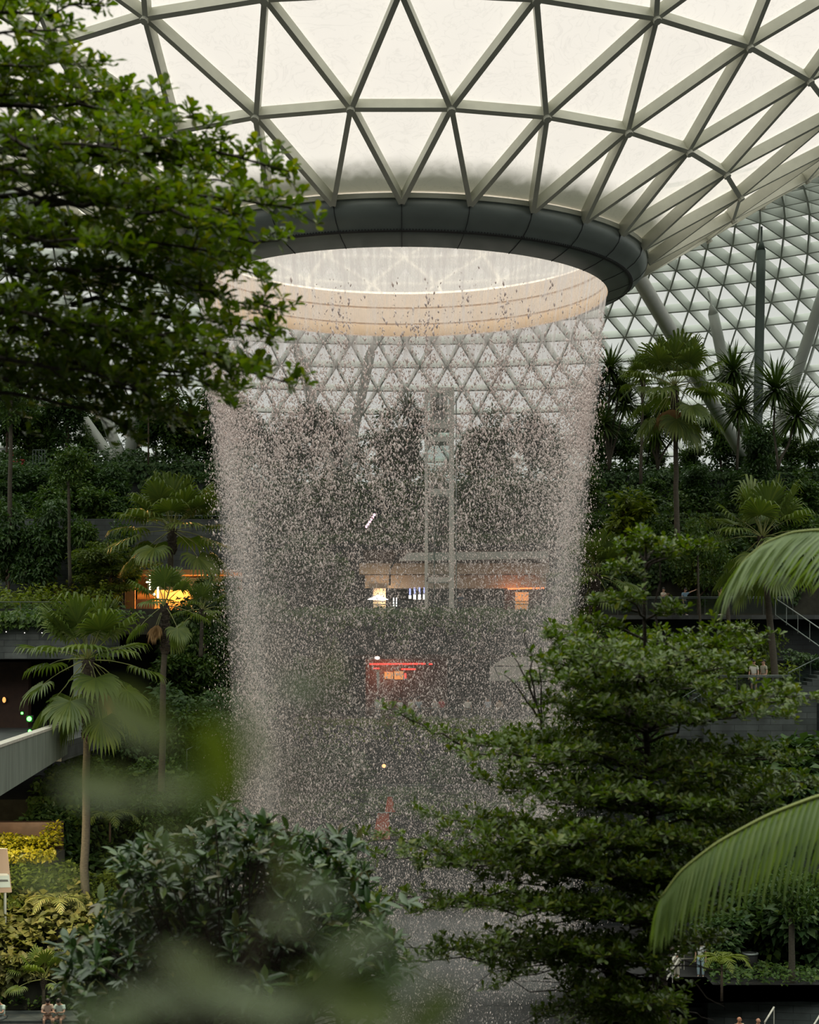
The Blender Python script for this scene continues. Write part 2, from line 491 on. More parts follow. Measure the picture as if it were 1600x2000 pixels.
# drops: each one a small closed spindle
md, nt, out = nm('water_drop')
df = N(nt, 'ShaderNodeBsdfPrincipled', Roughness=.15); df.inputs['Base Color'].default_value = (.90, .82, .79, 1)
tl = N(nt, 'ShaderNodeBsdfTranslucent'); tl.inputs[0].default_value = (.94, .85, .82, 1)
m0 = N(nt, 'ShaderNodeMixShader'); m0.inputs[0].default_value = .5
nt.links.new(df.outputs[0], m0.inputs[1]); nt.links.new(tl.outputs[0], m0.inputs[2]); nt.links.new(m0.outputs[0], out.inputs[0])
def drops(n):
    # streams round the ring, dense streaks broken into clumps
    z = 14.6 - (rng.random(n) ** .92) * 31.5
    th = rng.random(n) * 2 * PI
    fallen = 15.2 - z
    nst = 240
    st = rng.random(nst) * 2 * PI
    near_top = rng.random(n) < np.clip(1.05 - fallen / 11, .10, .9)
    pick = rng.integers(0, nst, n)
    th = np.where(near_top, st[pick] + rng.normal(0, .006, n) * (1 + fallen * .35), th)
    # clump: drift apart in patches
    ph = rng.random(24) * 6.28; keep = np.zeros(n)
    for k in range(24):
        keep += np.sin(th * (7 + k * 3) + ph[k] + z * (.9 + .12 * k) * (1 if k % 2 else -1))
    ok = rng.random(n) < np.clip(.62 + keep * .07, .12, 1)
    ok &= ~((fallen < 4.5) & (rng.random(n) > (fallen / 4.5) ** 2.4))
    z, th, fallen = z[ok], th[ok], fallen[ok]; m = len(z)
    sig = .06 + .024 * np.clip(fallen, 0, 30)
    r = wr(z) + rng.normal(0, 1, m) * sig + np.where(rng.random(m) < .16, rng.random(m) * sig * 3.0, 0)
    size = np.clip(rng.gamma(2.0, .0078, m) * (1.5 - .85 * np.clip(fallen / 13, 0, 1)), .006, .06)
    ln = size * (1.3 + rng.random(m) * 1.2)
    P = np.stack([CX + r * np.sin(th), CY - r * np.cos(th), z + EZ], 1)
    a0 = rng.random(m) * 2 * PI
    V = np.zeros((m, 5, 3))
    ax = np.stack([rng.normal(0, .25, m), rng.normal(0, .25, m), np.ones(m)], 1)
    V[:, 0] = P + ax * ln[:, None]; V[:, 4] = P - ax * ln[:, None]
    for k in range(3):
        a = a0 + k * 2 * PI / 3
        V[:, 1 + k] = P + np.stack([np.cos(a) * size, np.sin(a) * size, rng.normal(0, .2, m) * size], 1)
    Ft = np.array([[0, 1, 2], [0, 2, 3], [0, 3, 1], [4, 2, 1], [4, 3, 2], [4, 1, 3]])
    Fa = (np.arange(m) * 5)[:, None, None] + Ft[None]
    return V.reshape(-1, 3), Fa.reshape(-1, 3)
Vd, Fd = drops(NDROPS)
o = bpy.data.objects.new('water_drops', mesh_from('water_drops', Vd - off_of(fall), [Fd], md, smooth=True))
link(o, fall); o['kind'] = 'stuff'
# fine spray between the drops
mm, nt, out = nm('fine_spray')
vs = N(nt, 'ShaderNodeVolumeScatter', Density=SPRAY); vs.inputs['Color'].default_value = (.97, .95, .90, 1)
nt.links.new(vs.outputs[0], out.inputs['Volume'])
mm2, nt, out = nm('splash_mist')
vs = N(nt, 'ShaderNodeVolumeScatter', Density=.05); vs.inputs['Color'].default_value = (.94, .94, .90, 1)
nt.links.new(vs.outputs[0], out.inputs['Volume'])
zz = np.linspace(12.5, -16.8, 14)
pr = [(float(wr(z)) - .25 - .028 * (15 - z), z + EZ) for z in zz] + [(float(wr(z)) + .25 + .028 * (15 - z), z + EZ) for z in zz[::-1]]
MB().lathe(pr, 96, (CX, CY), closed=True).build('fine_spray', mm, fall, True, kind='stuff')

MB().lathe([(.05, -16.85 + EZ), (8.6, -16.85 + EZ), (9.4, -15.8 + EZ), (8.6, -14.0 + EZ), (6.5, -13.0 + EZ), (.05, -13.2 + EZ)], 64, (CX, CY)).build('splash_mist', mm2, fall, True, kind='stuff')

# ------------------------------------------------------------------ floor and terraces
def struct(name, mb, mat, label=None, cat=None, kind='structure', smooth=False):
    o = mb.build(name, mat, None, smooth)
    o['kind'] = kind
    if label: tag(o, label, cat)
    return o
fl = MB(); fl.box(-60, 60, 58, 140, -17.6 + EZ, -17.0 + EZ)
struct('floor', fl, M['pave'], 'dark paved floor at the bottom of the garden', 'floor')
up = MB()
# upper floor around the pool, a stair notch at the right
up.prism([(-60, 60), (-8.2, 60), (-8.2, 76), (-5, 82), (5, 82), (8.5, 76), (10.2, 70.2), (13.2, 70.2), (13.2, 68.6), (60, 68.6), (60, 140), (-60, 140)], -16.99 + EZ, -15 + EZ)
struct('floor_upper', up, M['pave'], 'dark paved landing around the pool of the waterfall', 'floor')
pool = MB(); pool.lathe([(0.01, -16.9 + EZ), (7.6, -16.9 + EZ)], 64, (CX, CY))
mp_, nt, out = nm('pool_water')
p = N(nt, 'ShaderNodeBsdfPrincipled', Roughness=.15); p.inputs['Base Color'].default_value = (.33, .36, .33, 1)
nzp = N(nt, 'ShaderNodeTexNoise', Scale=3.0, Detail=4.0); bp = N(nt, 'ShaderNodeBump', Strength=.6); nt.links.new(nzp.outputs['Fac'], bp.inputs['Height']); nt.links.new(bp.outputs[0], p.inputs['Normal'])
nt.links.new(p.outputs[0], out.inputs[0])
struct('pool_water', pool, mp_, 'churning pale pool under the waterfall', 'pool', 'stuff')

def arc_tier(name, r0, z1, mat, label, r1=60, z0=-16.9, a=75, a_=-75):
    m = MB()
    n = 40
    A = [math.radians(a_ + (a - a_) * i / n) for i in range(n + 1)]
    inn = [(CX + r0 * math.sin(t), CY + r0 * math.cos(t)) for t in A]
    outr = [(CX + r1 * math.sin(t), CY + r1 * math.cos(t)) for t in A[::-1]]
    for i in range(n):   # convex pieces keep the fan triangles clean
        m.prism([inn[i], inn[i + 1], outr[n - i - 1], outr[n - i]], z0 + EZ, z1 + EZ)
    struct(name, m, mat, label, 'terrace')
def block(name, pts, z0, z1, mat, label, cat='terrace'):
    m = MB(); m.prism(pts, z0 + EZ, z1 + EZ); return struct(name, m, mat, label, cat)

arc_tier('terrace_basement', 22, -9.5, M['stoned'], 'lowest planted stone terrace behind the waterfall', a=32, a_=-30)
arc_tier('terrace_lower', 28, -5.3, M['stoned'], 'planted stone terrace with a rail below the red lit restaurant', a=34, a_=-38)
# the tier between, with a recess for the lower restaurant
arc_tier('terrace_planter', 35, 1.6, M['stoned'], 'planted stone band above the red lit restaurant', r1=43, z0=-1.0, a=20, a_=-20)
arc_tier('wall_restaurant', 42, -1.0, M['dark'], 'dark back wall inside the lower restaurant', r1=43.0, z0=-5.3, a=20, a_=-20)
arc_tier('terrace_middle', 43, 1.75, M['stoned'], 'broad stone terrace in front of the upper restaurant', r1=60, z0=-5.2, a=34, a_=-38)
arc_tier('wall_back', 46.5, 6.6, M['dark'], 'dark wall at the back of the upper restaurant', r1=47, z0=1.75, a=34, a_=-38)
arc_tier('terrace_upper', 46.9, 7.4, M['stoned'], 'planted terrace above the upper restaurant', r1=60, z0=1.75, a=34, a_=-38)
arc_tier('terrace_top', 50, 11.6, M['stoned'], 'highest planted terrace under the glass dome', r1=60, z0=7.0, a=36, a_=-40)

# left side
block('wall_left', [(-32, 74.5), (-16.0, 76.6), (-15.8, 86), (-32, 86)], -.92, .86, M['stonel'], 'grey stone clad planter wall over the dark underpass on the left', 'wall')
block('floor_left', [(-32, 67.5), (-14.9, 67.5), (-14.9, 92), (-32, 92)], -5.2, -4.4, M['pave'], 'dark paved floor of the underpass behind the bridge', 'floor')
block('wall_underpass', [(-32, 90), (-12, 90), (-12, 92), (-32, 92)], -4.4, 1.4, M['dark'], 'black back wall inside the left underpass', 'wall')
block('pillar_underpass', [(-16.35, 76.7), (-15.6, 76.7), (-15.6, 77.6), (-16.35, 77.6)], -4.4, -.92, M['conc'], 'grey concrete pillar at the mouth of the left underpass', 'pillar')
block('wall_entrance', [(-20.9, 79), (-19.1, 79), (-19.1, 79.6), (-20.9, 79.6)], -4.4, -1.1, M['wood'], 'brown timber panel inside the underpass at the far left', 'wall')
block('terrace_ivy', [(-36, 84), (-13.5, 86), (-13.5, 96), (-36, 96)], .3, 1.7, M['soil'], 'ivy covered bed above the left planter wall')
block('wall_brick', [(-36, 95), (-17.3, 95), (-17.3, 100), (-36, 100)], 1.7, 7.3, M['stone'], 'dark stone wall behind the layered tree on the left', 'wall')
block('wall_cafe', [(-17.3, 95), (-10.5, 95.4), (-10.5, 101), (-17.3, 101)], 4.25, 7.3, M['stone'], 'dark brick wall over the orange lit cafe', 'wall')
block('floor_cafe', [(-17.3, 94), (-10.5, 94.4), (-10.5, 101), (-17.3, 101)], .5, 1.7, M['stone'], 'stone floor of the orange lit cafe', 'floor')
block('terrace_left', [(-38, 100), (-10, 101), (-10, 108), (-38, 106)], 1.0, 7.25, M['stoned'], 'planted middle terrace on the left under the glass dome')
block('terrace_left_top', [(-40, 103.5), (-11, 104.5), (-11, 118), (-40, 116)], 7.0, 11.5, M['stoned'], 'top terrace on the left carrying the white tube columns')
for nme, y, z, x1, lb in (('step_upper', 79.5, -4.45, -7.5, 'highest'), ('step_middle', 74.5, -7.6, -8.2, 'middle'), ('step_lower', 69.5, -10.6, -8.8, 'lower'), ('step_bottom', 65.5, -13.2, -9.2, 'lowest')):
    block('terrace_' + nme, [(-34, y), (x1, y + 1), (x1, 100), (-34, 100)] if nme == 'step_upper' and False else [(-13.5 if nme == 'step_upper' else -34, y), (x1, y + 1), (x1, y + 14), (-13.5 if nme == 'step_upper' else -34, y + 14)], -16.9, z, M['soil'], lb + ' planted step of the slope below the bridge')
block('terrace_side', [(-13.5, 88), (-9.5, 88), (-7, 95), (-10.5, 100), (-13.5, 100)], -16.9, 1.0, M['soil'], 'planted bank left of the waterfall under the cafe')

# right side
block('terrace_right_bank', [(9.5, 83), (34, 80), (36, 98), (10.2, 98)], -16.9, -5.2, M['stoned'], 'planted stone bank low on the right')
block('terrace_right_low', [(13.5, 76), (34, 74), (34, 84), (12.6, 84)], -16.9, -9.2, M['stoned'], 'planted stone step above the lower right landing')
block('floor_landing', [(14.6, 78.2), (20.2, 78.2), (20.2, 81.5), (14.6, 81.5)], -5.4, -2.72, M['stone'], 'stone landing where the couple in pale shirts stands', 'floor')
block('wall_right', [(9.6, 97), (34, 95.6), (34, 97), (9.6, 98.4)], -5.2, 1.5, M['stoned'], 'dark stone wall under the right walkway', 'wall')
block('floor_walkway', [(9.0, 95.2), (24.2, 94.4), (34, 94.4), (34, 100), (9.0, 100)], 1.25, 1.5, M['pave'], 'walkway on the right where three people stand', 'floor')
block('terrace_right_mid', [(9.5, 100), (36, 99.6), (36, 106), (10.5, 106)], 0, 4.6, M['soil'], 'planted bank behind the right walkway')
block('terrace_right_upper', [(11, 105), (38, 104), (38, 111), (12, 111)], 2, 8.2, M['soil'], 'upper planted bank on the right under the palms')
block('terrace_right_top', [(12, 110), (40, 108.6), (40, 118), (13, 118)], 5, 11.4, M['stoned'], 'top planted terrace on the right under the glass dome')
# lower right corner
block('planter_wall', [(12.6, 66.6), (16.9, 65.8), (34, 64.9), (34, 66.6), (16.9, 67.2), (12.6, 68.0)], -16.99, -15.1, M['stone'], 'long dark stone planter wall at the bottom right', 'planter')
st = MB()
for k in range(6):
    st.box(10.25, 13.15, 68.6 - 2.1 + k * .36, 70.2, -16.99 + EZ, -16.68 + EZ + k * .31)
struct('stair_lower', st, M['pave'], 'dark stone steps climbing to the lower right landing', 'stairs')

# unseen hall walls, added and sized to shade out low sky light
block('shade_wall_front', [(-60, -9), (60, -9), (60, -8), (-60, -8)], -17, 30, M['stoned'], 'added unseen dark wall behind the viewpoint, cutting low sky light', 'wall')
block('shade_wall_west', [(-61, -9), (-60, -9), (-60, 120), (-61, 120)], -17, 16, M['stoned'], 'added unseen dark wall far on the left, cutting low sky light', 'wall')
block('shade_wall_east', [(60, -9), (61, -9), (61, 120), (60, 120)], -17, 16, M['stoned'], 'added unseen dark wall far on the right, cutting low sky light', 'wall')
block('floor_balcony', [(-60, -8), (60, -8), (60, 1.6), (-60, 1.6)], -6.5, -1.62, M['pave'], 'balcony floor at the viewpoint', 'floor')
block('terrace_near', [(-20, 1.6), (20, 1.6), (20, 15), (-20, 15)], -9, -5.2, M['soil'], 'planting bed below the viewpoint')
# ------------------------------------------------------------------ leaf and plant makers
# templates: (u along, v across, w up), triangles
T_LEAF = (np.array([[0, 0, 0], [.30, -.40, .05], [.32, 0, -.03], [.30, .40, .05], [.70, -.38, .02], [.70, 0, -.06], [.70, .38, .02], [1, 0, -.12]]),
          np.array([[0, 1, 2], [0, 2, 3], [1, 4, 5], [1, 5, 2], [2, 5, 6], [2, 6, 3], [4, 7, 5], [5, 7, 6]]))
T_OBOV = (np.array([[0, 0, 0], [.35, -.22, .04], [.35, .22, .04], [.75, -.5, .05], [.75, .5, .05], [.97, -.22, -.02], [.97, .22, -.02], [.62, 0, -.03]]),
          np.array([[0, 1, 7], [0, 7, 2], [1, 3, 7], [2, 7, 4], [3, 5, 7], [4, 7, 6], [5, 6, 7]]))
T_FAR = (np.array([[0, 0, 0], [.45, -.5, .10], [.45, .5, .10], [1, 0, -.12]]), np.array([[0, 1, 3], [0, 3, 2]]))

def unit(v):
    return v / (np.linalg.norm(v, axis=-1, keepdims=True) + 1e-9)

class Leaves:
    def __init__(self): self.V = []; self.T = []; self.n = 0
    def add(self, P, D, Nn, L, Wd, tpl):
        P = np.asarray(P, float).reshape(-1, 3); m = len(P)
        if m == 0: return
        D = unit(np.broadcast_to(D, (m, 3)).astype(float))
        S = unit(np.cross(D, np.broadcast_to(Nn, (m, 3)))); U = np.cross(S, D)
        L = np.broadcast_to(L, (m,)); Wd = np.broadcast_to(Wd, (m,))
        tv, tf = tpl
        V = P[:, None] + tv[None, :, 0, None] * L[:, None, None] * D[:, None] + tv[None, :, 1, None] * Wd[:, None, None] * S[:, None] + tv[None, :, 2, None] * L[:, None, None] * U[:, None]
        self.T.append((tf[None] + (np.arange(m) * len(tv))[:, None, None] + self.n).reshape(-1, 3))
        self.V.append(V.reshape(-1, 3)); self.n += m * len(tv)
    def build(self, name, mat, parent=None, local=False, kind=None, smooth=True):
        V = np.concatenate(self.V)
        if not local: V = V - off_of(parent)
        o = bpy.data.objects.new(name, mesh_from(name, V, [np.concatenate(self.T)], mat, smooth=smooth))
        link(o, parent); OFF[o.name] = off_of(parent)
        if kind: o['kind'] = kind
        return o

def rdir(n):
    return unit(rng.normal(0, 1, (n, 3)))

# leaf colours
M['leaf_near'] = leafmat('leaf_small_glossy', [(0.036, 0.073, 0.006), (0.070, 0.126, 0.006), (0.108, 0.171, 0.007), (0.049, 0.098, 0.006), (0.168, 0.196, 0.010)], .36, .36)
M['leaf_tier'] = leafmat('leaf_tiered_tree', [(0.033, 0.066, 0.009), (0.055, 0.101, 0.010), (0.078, 0.133, 0.012), (0.043, 0.082, 0.009), (0.133, 0.164, 0.017)], .38, .26)
M['leaf_broad'] = leafmat('leaf_broad_shrub', [(.014, .042, .020), (.022, .060, .026), (.034, .085, .032), (.018, .05, .024), (.050, .11, .036), (.028, .07, .028), (.085, .14, .03), (.11, .09, .075)], .30, .14, .5)
M['leaf_bush'] = leafmat('leaf_bush', [(0.029, 0.070, 0.029), (0.046, 0.099, 0.038), (0.065, 0.131, 0.038), (0.043, 0.087, 0.038), (0.102, 0.160, 0.043)], .45, .25)
M['leaf_bushb'] = leafmat('leaf_bush_blue', [(0.029, 0.072, 0.043), (0.043, 0.096, 0.055), (0.065, 0.123, 0.065), (0.036, 0.080, 0.046)], .45, .22)
M['leaf_lime'] = leafmat('leaf_lime', [(0.066, 0.110, 0.018), (0.110, 0.165, 0.022), (0.154, 0.209, 0.024), (0.055, 0.099, 0.022)], .45, .32)
M['leaf_layer'] = leafmat('leaf_layered', [(0.052, 0.086, 0.025), (0.069, 0.113, 0.028), (0.098, 0.144, 0.032), (0.057, 0.098, 0.030)], .5, .3)
M['leaf_warm'] = leafmat('leaf_warm', [(.09, .12, .05), (.15, .17, .09), (.22, .22, .13), (.12, .15, .06)], .45, .3)
M['leaf_yellow'] = leafmat('leaf_yellow_hedge', [(.14, .15, .012), (.24, .23, .015), (.10, .13, .015)], .45, .3)
M['leaf_ivy'] = leafmat('leaf_ivy', [(0.022, 0.054, 0.027), (0.032, 0.074, 0.032), (0.049, 0.097, 0.035), (0.030, 0.061, 0.030)], .5, .2)
M['palm'] = leafmat('palm_fan', [(0.061, 0.105, 0.039), (0.079, 0.132, 0.046), (0.110, 0.160, 0.055)], .42, .28)
M['palmdead'] = leafmat('palm_fan_dead', [(.22, .14, .10), (.17, .11, .07)], .8, .15)
M['petiole'] = paint('palm_petiole', (.20, .22, .06), .5)
M['frond'] = leafmat('frond_leaflet', [(.115, .19, .10), (.135, .215, .11), (.16, .24, .12), (.125, .20, .10)], .36, .28)
M['rachis'] = paint('frond_rachis', (.26, .30, .06), .45)
M['strap'] = leafmat('strap_leaf', [(0.026, 0.054, 0.024), (0.043, 0.079, 0.031), (0.060, 0.102, 0.036)], .4, .22)
M['fern'] = leafmat('fern_leaf', [(.10, .15, .03), (.14, .19, .035)], .5, .32)
M['blur'] = leafmat('leaf_close', [(.07, .115, .08), (.11, .15, .10), (.10, .145, .04)], .4, .4)

def limb(A, B, sag=0.0, n=9, wob=.03):
    A = np.asarray(A, float); B = np.asarray(B, float)
    t = np.linspace(0, 1, n)[:, None]
    P = A * (1 - t) + B * t
    P[:, 2] += (sag * 4 * t * (1 - t))[:, 0]
    w = np.linalg.norm(B - A) * wob
    k = rng.normal(0, w, (n, 3)); k[0] = 0; k[-1] = 0
    return P + k * .5

def rosette(LV, c, axis, n, L, wid, tpl, spread=.9, lift=.25):
    """n leaves standing round the end of a twig"""
    axis = unit(np.asarray(axis, float))
    a = rng.random() * 6.28 + np.arange(n) * 2.4
    ref = np.array([.3, .2, 1.0]); u = unit(np.cross(axis, ref)); v = np.cross(axis, u)
    k = (.45 + spread * rng.random(n))
    D = axis[None] * (lift + .75 * (1 - k / 1.4))[:, None] + k[:, None] * (np.cos(a)[:, None] * u + np.sin(a)[:, None] * v)
    Nn = axis[None] * .6 + np.array([0, 0, .9]) + rng.normal(0, .25, (n, 3))
    l = L * (.65 + .5 * rng.random(n))
    LV.add(np.asarray(c)[None] + rng.normal(0, L * .12, (n, 3)), D, Nn, l, l * wid, tpl)

def spray(LV, WD, A, B, width, ntw, L, wid, tpl, r0, sag=0, perdot=5, flat=.35, lv_n=6, start=.2):
    """a limb with twigs lying nearly level to both sides, leaves on top of every twig"""
    P = limb(A, B, sag)
    ln = np.linalg.norm(P[-1] - P[0])
    WD.tube(P, np.linspace(r0, r0 * .25, len(P)), 5, False)
    for j in range(ntw):
        t = start + (1 - start) * (j + rng.random() * .6) / ntw
        i = min(len(P) - 2, int(t * (len(P) - 1))); f = t * (len(P) - 1) - i
        c = P[i] * (1 - f) + P[i + 1] * f
        ax = unit(P[i + 1] - P[i])
        side = unit(np.cross(ax, [0, 0, 1])) * (1 if j % 2 else -1)
        l = width * (1.05 - .75 * abs(t - .55)) * (.5 + .7 * rng.random())
        d = unit(ax * (.35 + .5 * rng.random()) + side * (.9) + np.array([0, 0, rng.normal(.16, flat)]))
        e = c + d * l
        Q = limb(c, e, l * .05, 5)
        WD.tube(Q, np.linspace(r0 * .35, r0 * .12, 5), 3, False)
        for k in range(perdot):
            tt = (k + 1) / perdot
            q = c + (e - c) * tt + rng.normal(0, L * .25, 3)
            rosette(LV, q, d * .5 + np.array([0, 0, .9]), lv_n, L, wid, tpl)
    rosette(LV, P[-1], P[-1] - P[-2], lv_n + 2, L, wid, tpl)

# ---- background bushes and trees: crowns of leafy clumps
def crown_tree(name, mat, h, rx, rz, trunk_h, nclump, nleaf, L, flat=1.0, wid=.5, droop=.2, bark='bark', tr=.09, cl=.55):
    root = thing(name, None, None)
    LV = Leaves(); WD = MB()
    top = np.array([rng.normal(0, .15), rng.normal(0, .15), h - rz * .6])
    WD.tube(limb([0, 0, -.3], top, 0, 7, .02), np.linspace(tr, tr * .35, 7), 7)
    cz = trunk_h + (h - trunk_h) * .5; hz = (h - trunk_h) * .5
    for j in range(nclump):
        d = rdir(1)[0]; k = rng.random() ** .45
        c = np.array([d[0] * rx * k, d[1] * rx * k, cz + d[2] * hz * k])
        cr = rx * cl * (.6 + .6 * rng.random())
        b = np.array([0, 0, max(.2, c[2] - .5 * math.hypot(c[0], c[1]) - .1)])
        WD.tube(limb(b, c, .1, 5), np.linspace(tr * .45, tr * .12, 5), 4, False)
        m = int(nleaf * (.7 + .6 * rng.random()))
        q = rdir(m); rr = (rng.random(m) ** .5)[:, None]
        P = c + q * rr * np.array([cr, cr, cr * flat])
        D = q * np.array([1, 1, .35]) + rng.normal(0, .35, (m, 3)) - np.array([0, 0, droop])
        Nn = np.array([0, 0, 1.0]) + q * .6 + rng.normal(0, .35, (m, 3))
        l = L * (.6 + .7 * rng.random(m))
        LV.add(P, D, Nn, l, l * wid, T_FAR)
    LV.build('crown', mat, root, True)
    WD.build('trunk', M[bark], root, True, local=True)
    return root

PROTO = {}
def proto(key, n, fn):
    PROTO[key] = [fn(i) for i in range(n)]
USED = set()
def place(key, i, P, s, rz, label, cat, group=None):
    ps = PROTO[key]; p = ps[i % len(ps)]
    if p.name in USED: o = copy_tree(p)
    else: o = p; USED.add(p.name)
    o.location = tuple(P); o.scale = (s, s, s) if np.isscalar(s) else tuple(s); o.rotation_euler = (0, 0, rz)
    OFF[o.name] = np.asarray(P, float)
    for k in ('label', 'category', 'group'):
        if k in o: del o[k]
    return tag(o, label, cat, group)

# ---- fan palms
def fan_leaf(LV, WDp, base, d, petl, fr, droop, nseg=26, span=2.3):
    d = unit(np.asarray(d, float))
    side = unit(np.cross(d, [0, 0, 1.0]) + 1e-4)
    end = base + d * petl + np.array([0, 0, -droop * petl * .25])
    WDp.tube(limb(base, end, petl * .06, 6, .01), np.linspace(.028, .014, 6), 4, False)
    d2 = unit(d + np.array([0, 0, -droop * .8]))
    up = unit(np.cross(side, d2))
    for a in np.linspace(-span, span, nseg):
        sd = unit(d2 * math.cos(a) + side * math.sin(a) + up * (.28 - .10 * abs(a)) + np.array([0, 0, -.05]))
        l = fr * (1.02 - .16 * abs(a)) * (.9 + .2 * rng.random())
        tipdrop = .16 + .45 * droop + .15 * rng.random()
        p0 = end; p1 = end + sd * l * .55; p2 = p1 + unit(sd + np.array([0, 0, -tipdrop * 1.1])) * l * .3; p3 = p2 + unit(sd * .7 + np.array([0, 0, -tipdrop * 3.2])) * l * .26
        w = l * .055
        s2 = unit(np.cross(sd, up))
        V = [p0, p1 - s2 * w, p1 - up * w * .7, p1 + s2 * w, p2 - s2 * w * .7, p2 + s2 * w * .7, p3]
        T = [[0, 1, 2], [0, 2, 3], [1, 4, 2], [2, 4, 5], [2, 5, 3], [4, 6, 5]]
        LV.V.append(np.array(V)); LV.T.append(np.array(T) + LV.n); LV.n += 7

def fan_palm(label, crown_px, base_px, Y, R, nleaf=30, tr=.16, boots=1.6, dead=0, low=-.65, group=None, up_=1.25):
    C = W(crown_px[0], crown_px[1], Y); B = W(base_px[0], base_px[1], Y)
    root = thing('fan_palm', label, 'palm tree', B, group)
    hub = C + np.array([0, 0, -R * .12])
    tb = MB(); hgt = hub[2] - B[2]
    P = limb(B - np.array([0, 0, .6]), hub, 0, 12, .004)
    tb.tube(P, np.linspace(tr * 1.15, tr * .82, 12), 10)
    tb.build('trunk', M['palmbark'], root, True)
    if boots:
        bb = MB(); i0 = hub - np.array([0, 0, min(boots, hgt * .7)])
        for k in range(int(46 * boots)):
            t = rng.random(); c = i0 * (1 - t) + (hub - np.array([0, 0, .05])) * t; a = rng.random() * 6.28
            q = np.array([math.cos(a), math.sin(a), 0])
            bb.bar(c + q * tr * .7 + np.array([0, 0, -.12]), c + q * tr * 1.7 + np.array([0, 0, .16]), .11, .04, q)
        bb.tube([i0, hub], [tr * 1.2, tr * 1.5], 10)
        bb.build('leaf_bases', M['palmboot'], root)
    LV = Leaves(); PT = MB(); LD = Leaves()
    for k in range(nleaf):
        a = k * 2.39996 + rng.random() * .3
        f = k / max(1, nleaf - 1)
        e = up_ - (up_ - low) * f ** 1.35 + rng.normal(0, .10)
        d = np.array([math.cos(a) * math.cos(e), math.sin(a) * math.cos(e), math.sin(e)])
        fan_leaf(LV, PT, hub, d, R * (.46 + .20 * f + .14 * rng.random()), R * (.42 + .12 * rng.random()), max(.05, .50 - .45 * e + rng.normal(0, .08)), 24, 1.9 + .4 * rng.random())
    for k in range(dead):
        a = rng.random() * 6.28; d = np.array([math.cos(a) * .5, math.sin(a) * .5, -.85])
        fan_leaf(LD, PT, hub, d, R * .4, R * .42, .9, 16, 1.0)
    LV.build('fronds', M['palm'], root)
    PT.build('petioles', M['petiole'], root, True)
    if dead: LD.build('dead_fronds', M['palmdead'], root)
    return root

# ---- strap-leaved trees
def strap_head(LV, c, R, n=70, w=.075, lowest=-.62):
    for k in range(n):
        a = k * 2.39996; e = math.asin(1 - (1 - lowest) * (k + .5) / n) + rng.normal(0, .08)
        d = np.array([math.cos(a) * math.cos(e), math.sin(a) * math.cos(e), math.sin(e)])
        l = R * (.8 + .35 * rng.random()); sd = unit(np.cross(d, [0, 0, 1.0]) + 1e-4)
        dr = .25 + .5 * rng.random()
        p = [c]; dd = d.copy()
        for s in range(3):
            p.append(p[-1] + dd * l / 3); dd = unit(dd + np.array([0, 0, -dr * .55]))
        ww = [w * .7, w, w * .75]
        V = []
        for q, x in zip(p[:3], ww): V += [q - sd * x, q + sd * x]
        V.append(p[3])
        T = [[0, 1, 2], [1, 3, 2], [2, 3, 4], [3, 5, 4], [4, 5, 6]]
        LV.V.append(np.array(V)); LV.T.append(np.array(T) + LV.n); LV.n += 7

def strap_tree(label, base_px, heads, Y, R=1.3, tr=.09, n=120):
    B = W(base_px[0], base_px[1], Y)
    root = thing('screw_pine', label, 'tree', B)
    WD = MB(); LV = Leaves()
    for hx, hy in heads:
        c = W(hx, hy, Y + rng.normal(0, .6))
        mid = B * .55 + c * .45 + np.array([0, 0, -.2]) + rng.normal(0, .15, 3)
        WD.tube(np.array([B - np.array([0, 0, .4]), B * .75 + mid * .25, mid, mid * .5 + c * .5, c]), np.linspace(tr, tr * .6, 5), 7)
        strap_head(LV, c, R, n)
    LV.build('crown', M['strap'], root); WD.build('trunk', M['palmbark'], root, True)
    return root

# ---- feather fronds
def frond(LV, RC, pts, width_fn, nl, L_fn, hang, w=.018, side_sign=(1, -1), lean=(0, 0, 0)):
    P = np.asarray(pts, float)
    t = np.linspace(0, 1, len(P)); tt = np.linspace(0, 1, 40)
    Q = np.stack([np.interp(tt, t, P[:, k]) for k in range(3)], 1)
    for _ in range(3):
        Q[1:-1] = (Q[:-2] + Q[1:-1] * 2 + Q[2:]) / 4
    RC.tube(Q, np.linspace(.012, .003, 40), 6)
    for k in range(nl):
        u = (k + .5) / nl; f = u * 39; i = min(38, int(f)); c = Q[i] + (Q[i + 1] - Q[i]) * (f - i)
        ax = unit(Q[i + 1] - Q[i]); sd0 = unit(np.cross(ax, [0, 0, 1.0]))
        for s in side_sign:
            l = L_fn(u) * (.94 + .12 * rng.random())
            d = unit(ax * (.38 + .35 * u) + sd0 * s * .55 + np.array([0, 0, -hang * .3]) + np.asarray(lean))
            p = [c]; dd = d
            for q in range(5):
                p.append(p[-1] + dd * l / 5); dd = unit(dd + np.array([0, 0, -hang * .36]) + rng.normal(0, .012, 3))
            wd = [w * .55, w, w * .95, w * .75, w * .45]
            nrm = unit(np.cross(ax, d)); sv = unit(ax - d * ax.dot(d))
            V = []
            for a, x in zip(p[:5], wd): V += [a - sv * x, a + nrm * x * .5 * s, a + sv * x]
            V.append(p[5]); T = []
            for q in range(4):
                b = q * 3
                T += [[b, b + 1, b + 3], [b + 1, b + 4, b + 3], [b + 1, b + 2, b + 4], [b + 2, b + 5, b + 4]]
            T += [[12, 13, 15], [13, 14, 15]]
            LV.V.append(np.array(V)); LV.T.append(np.array(T) + LV.n); LV.n += 16

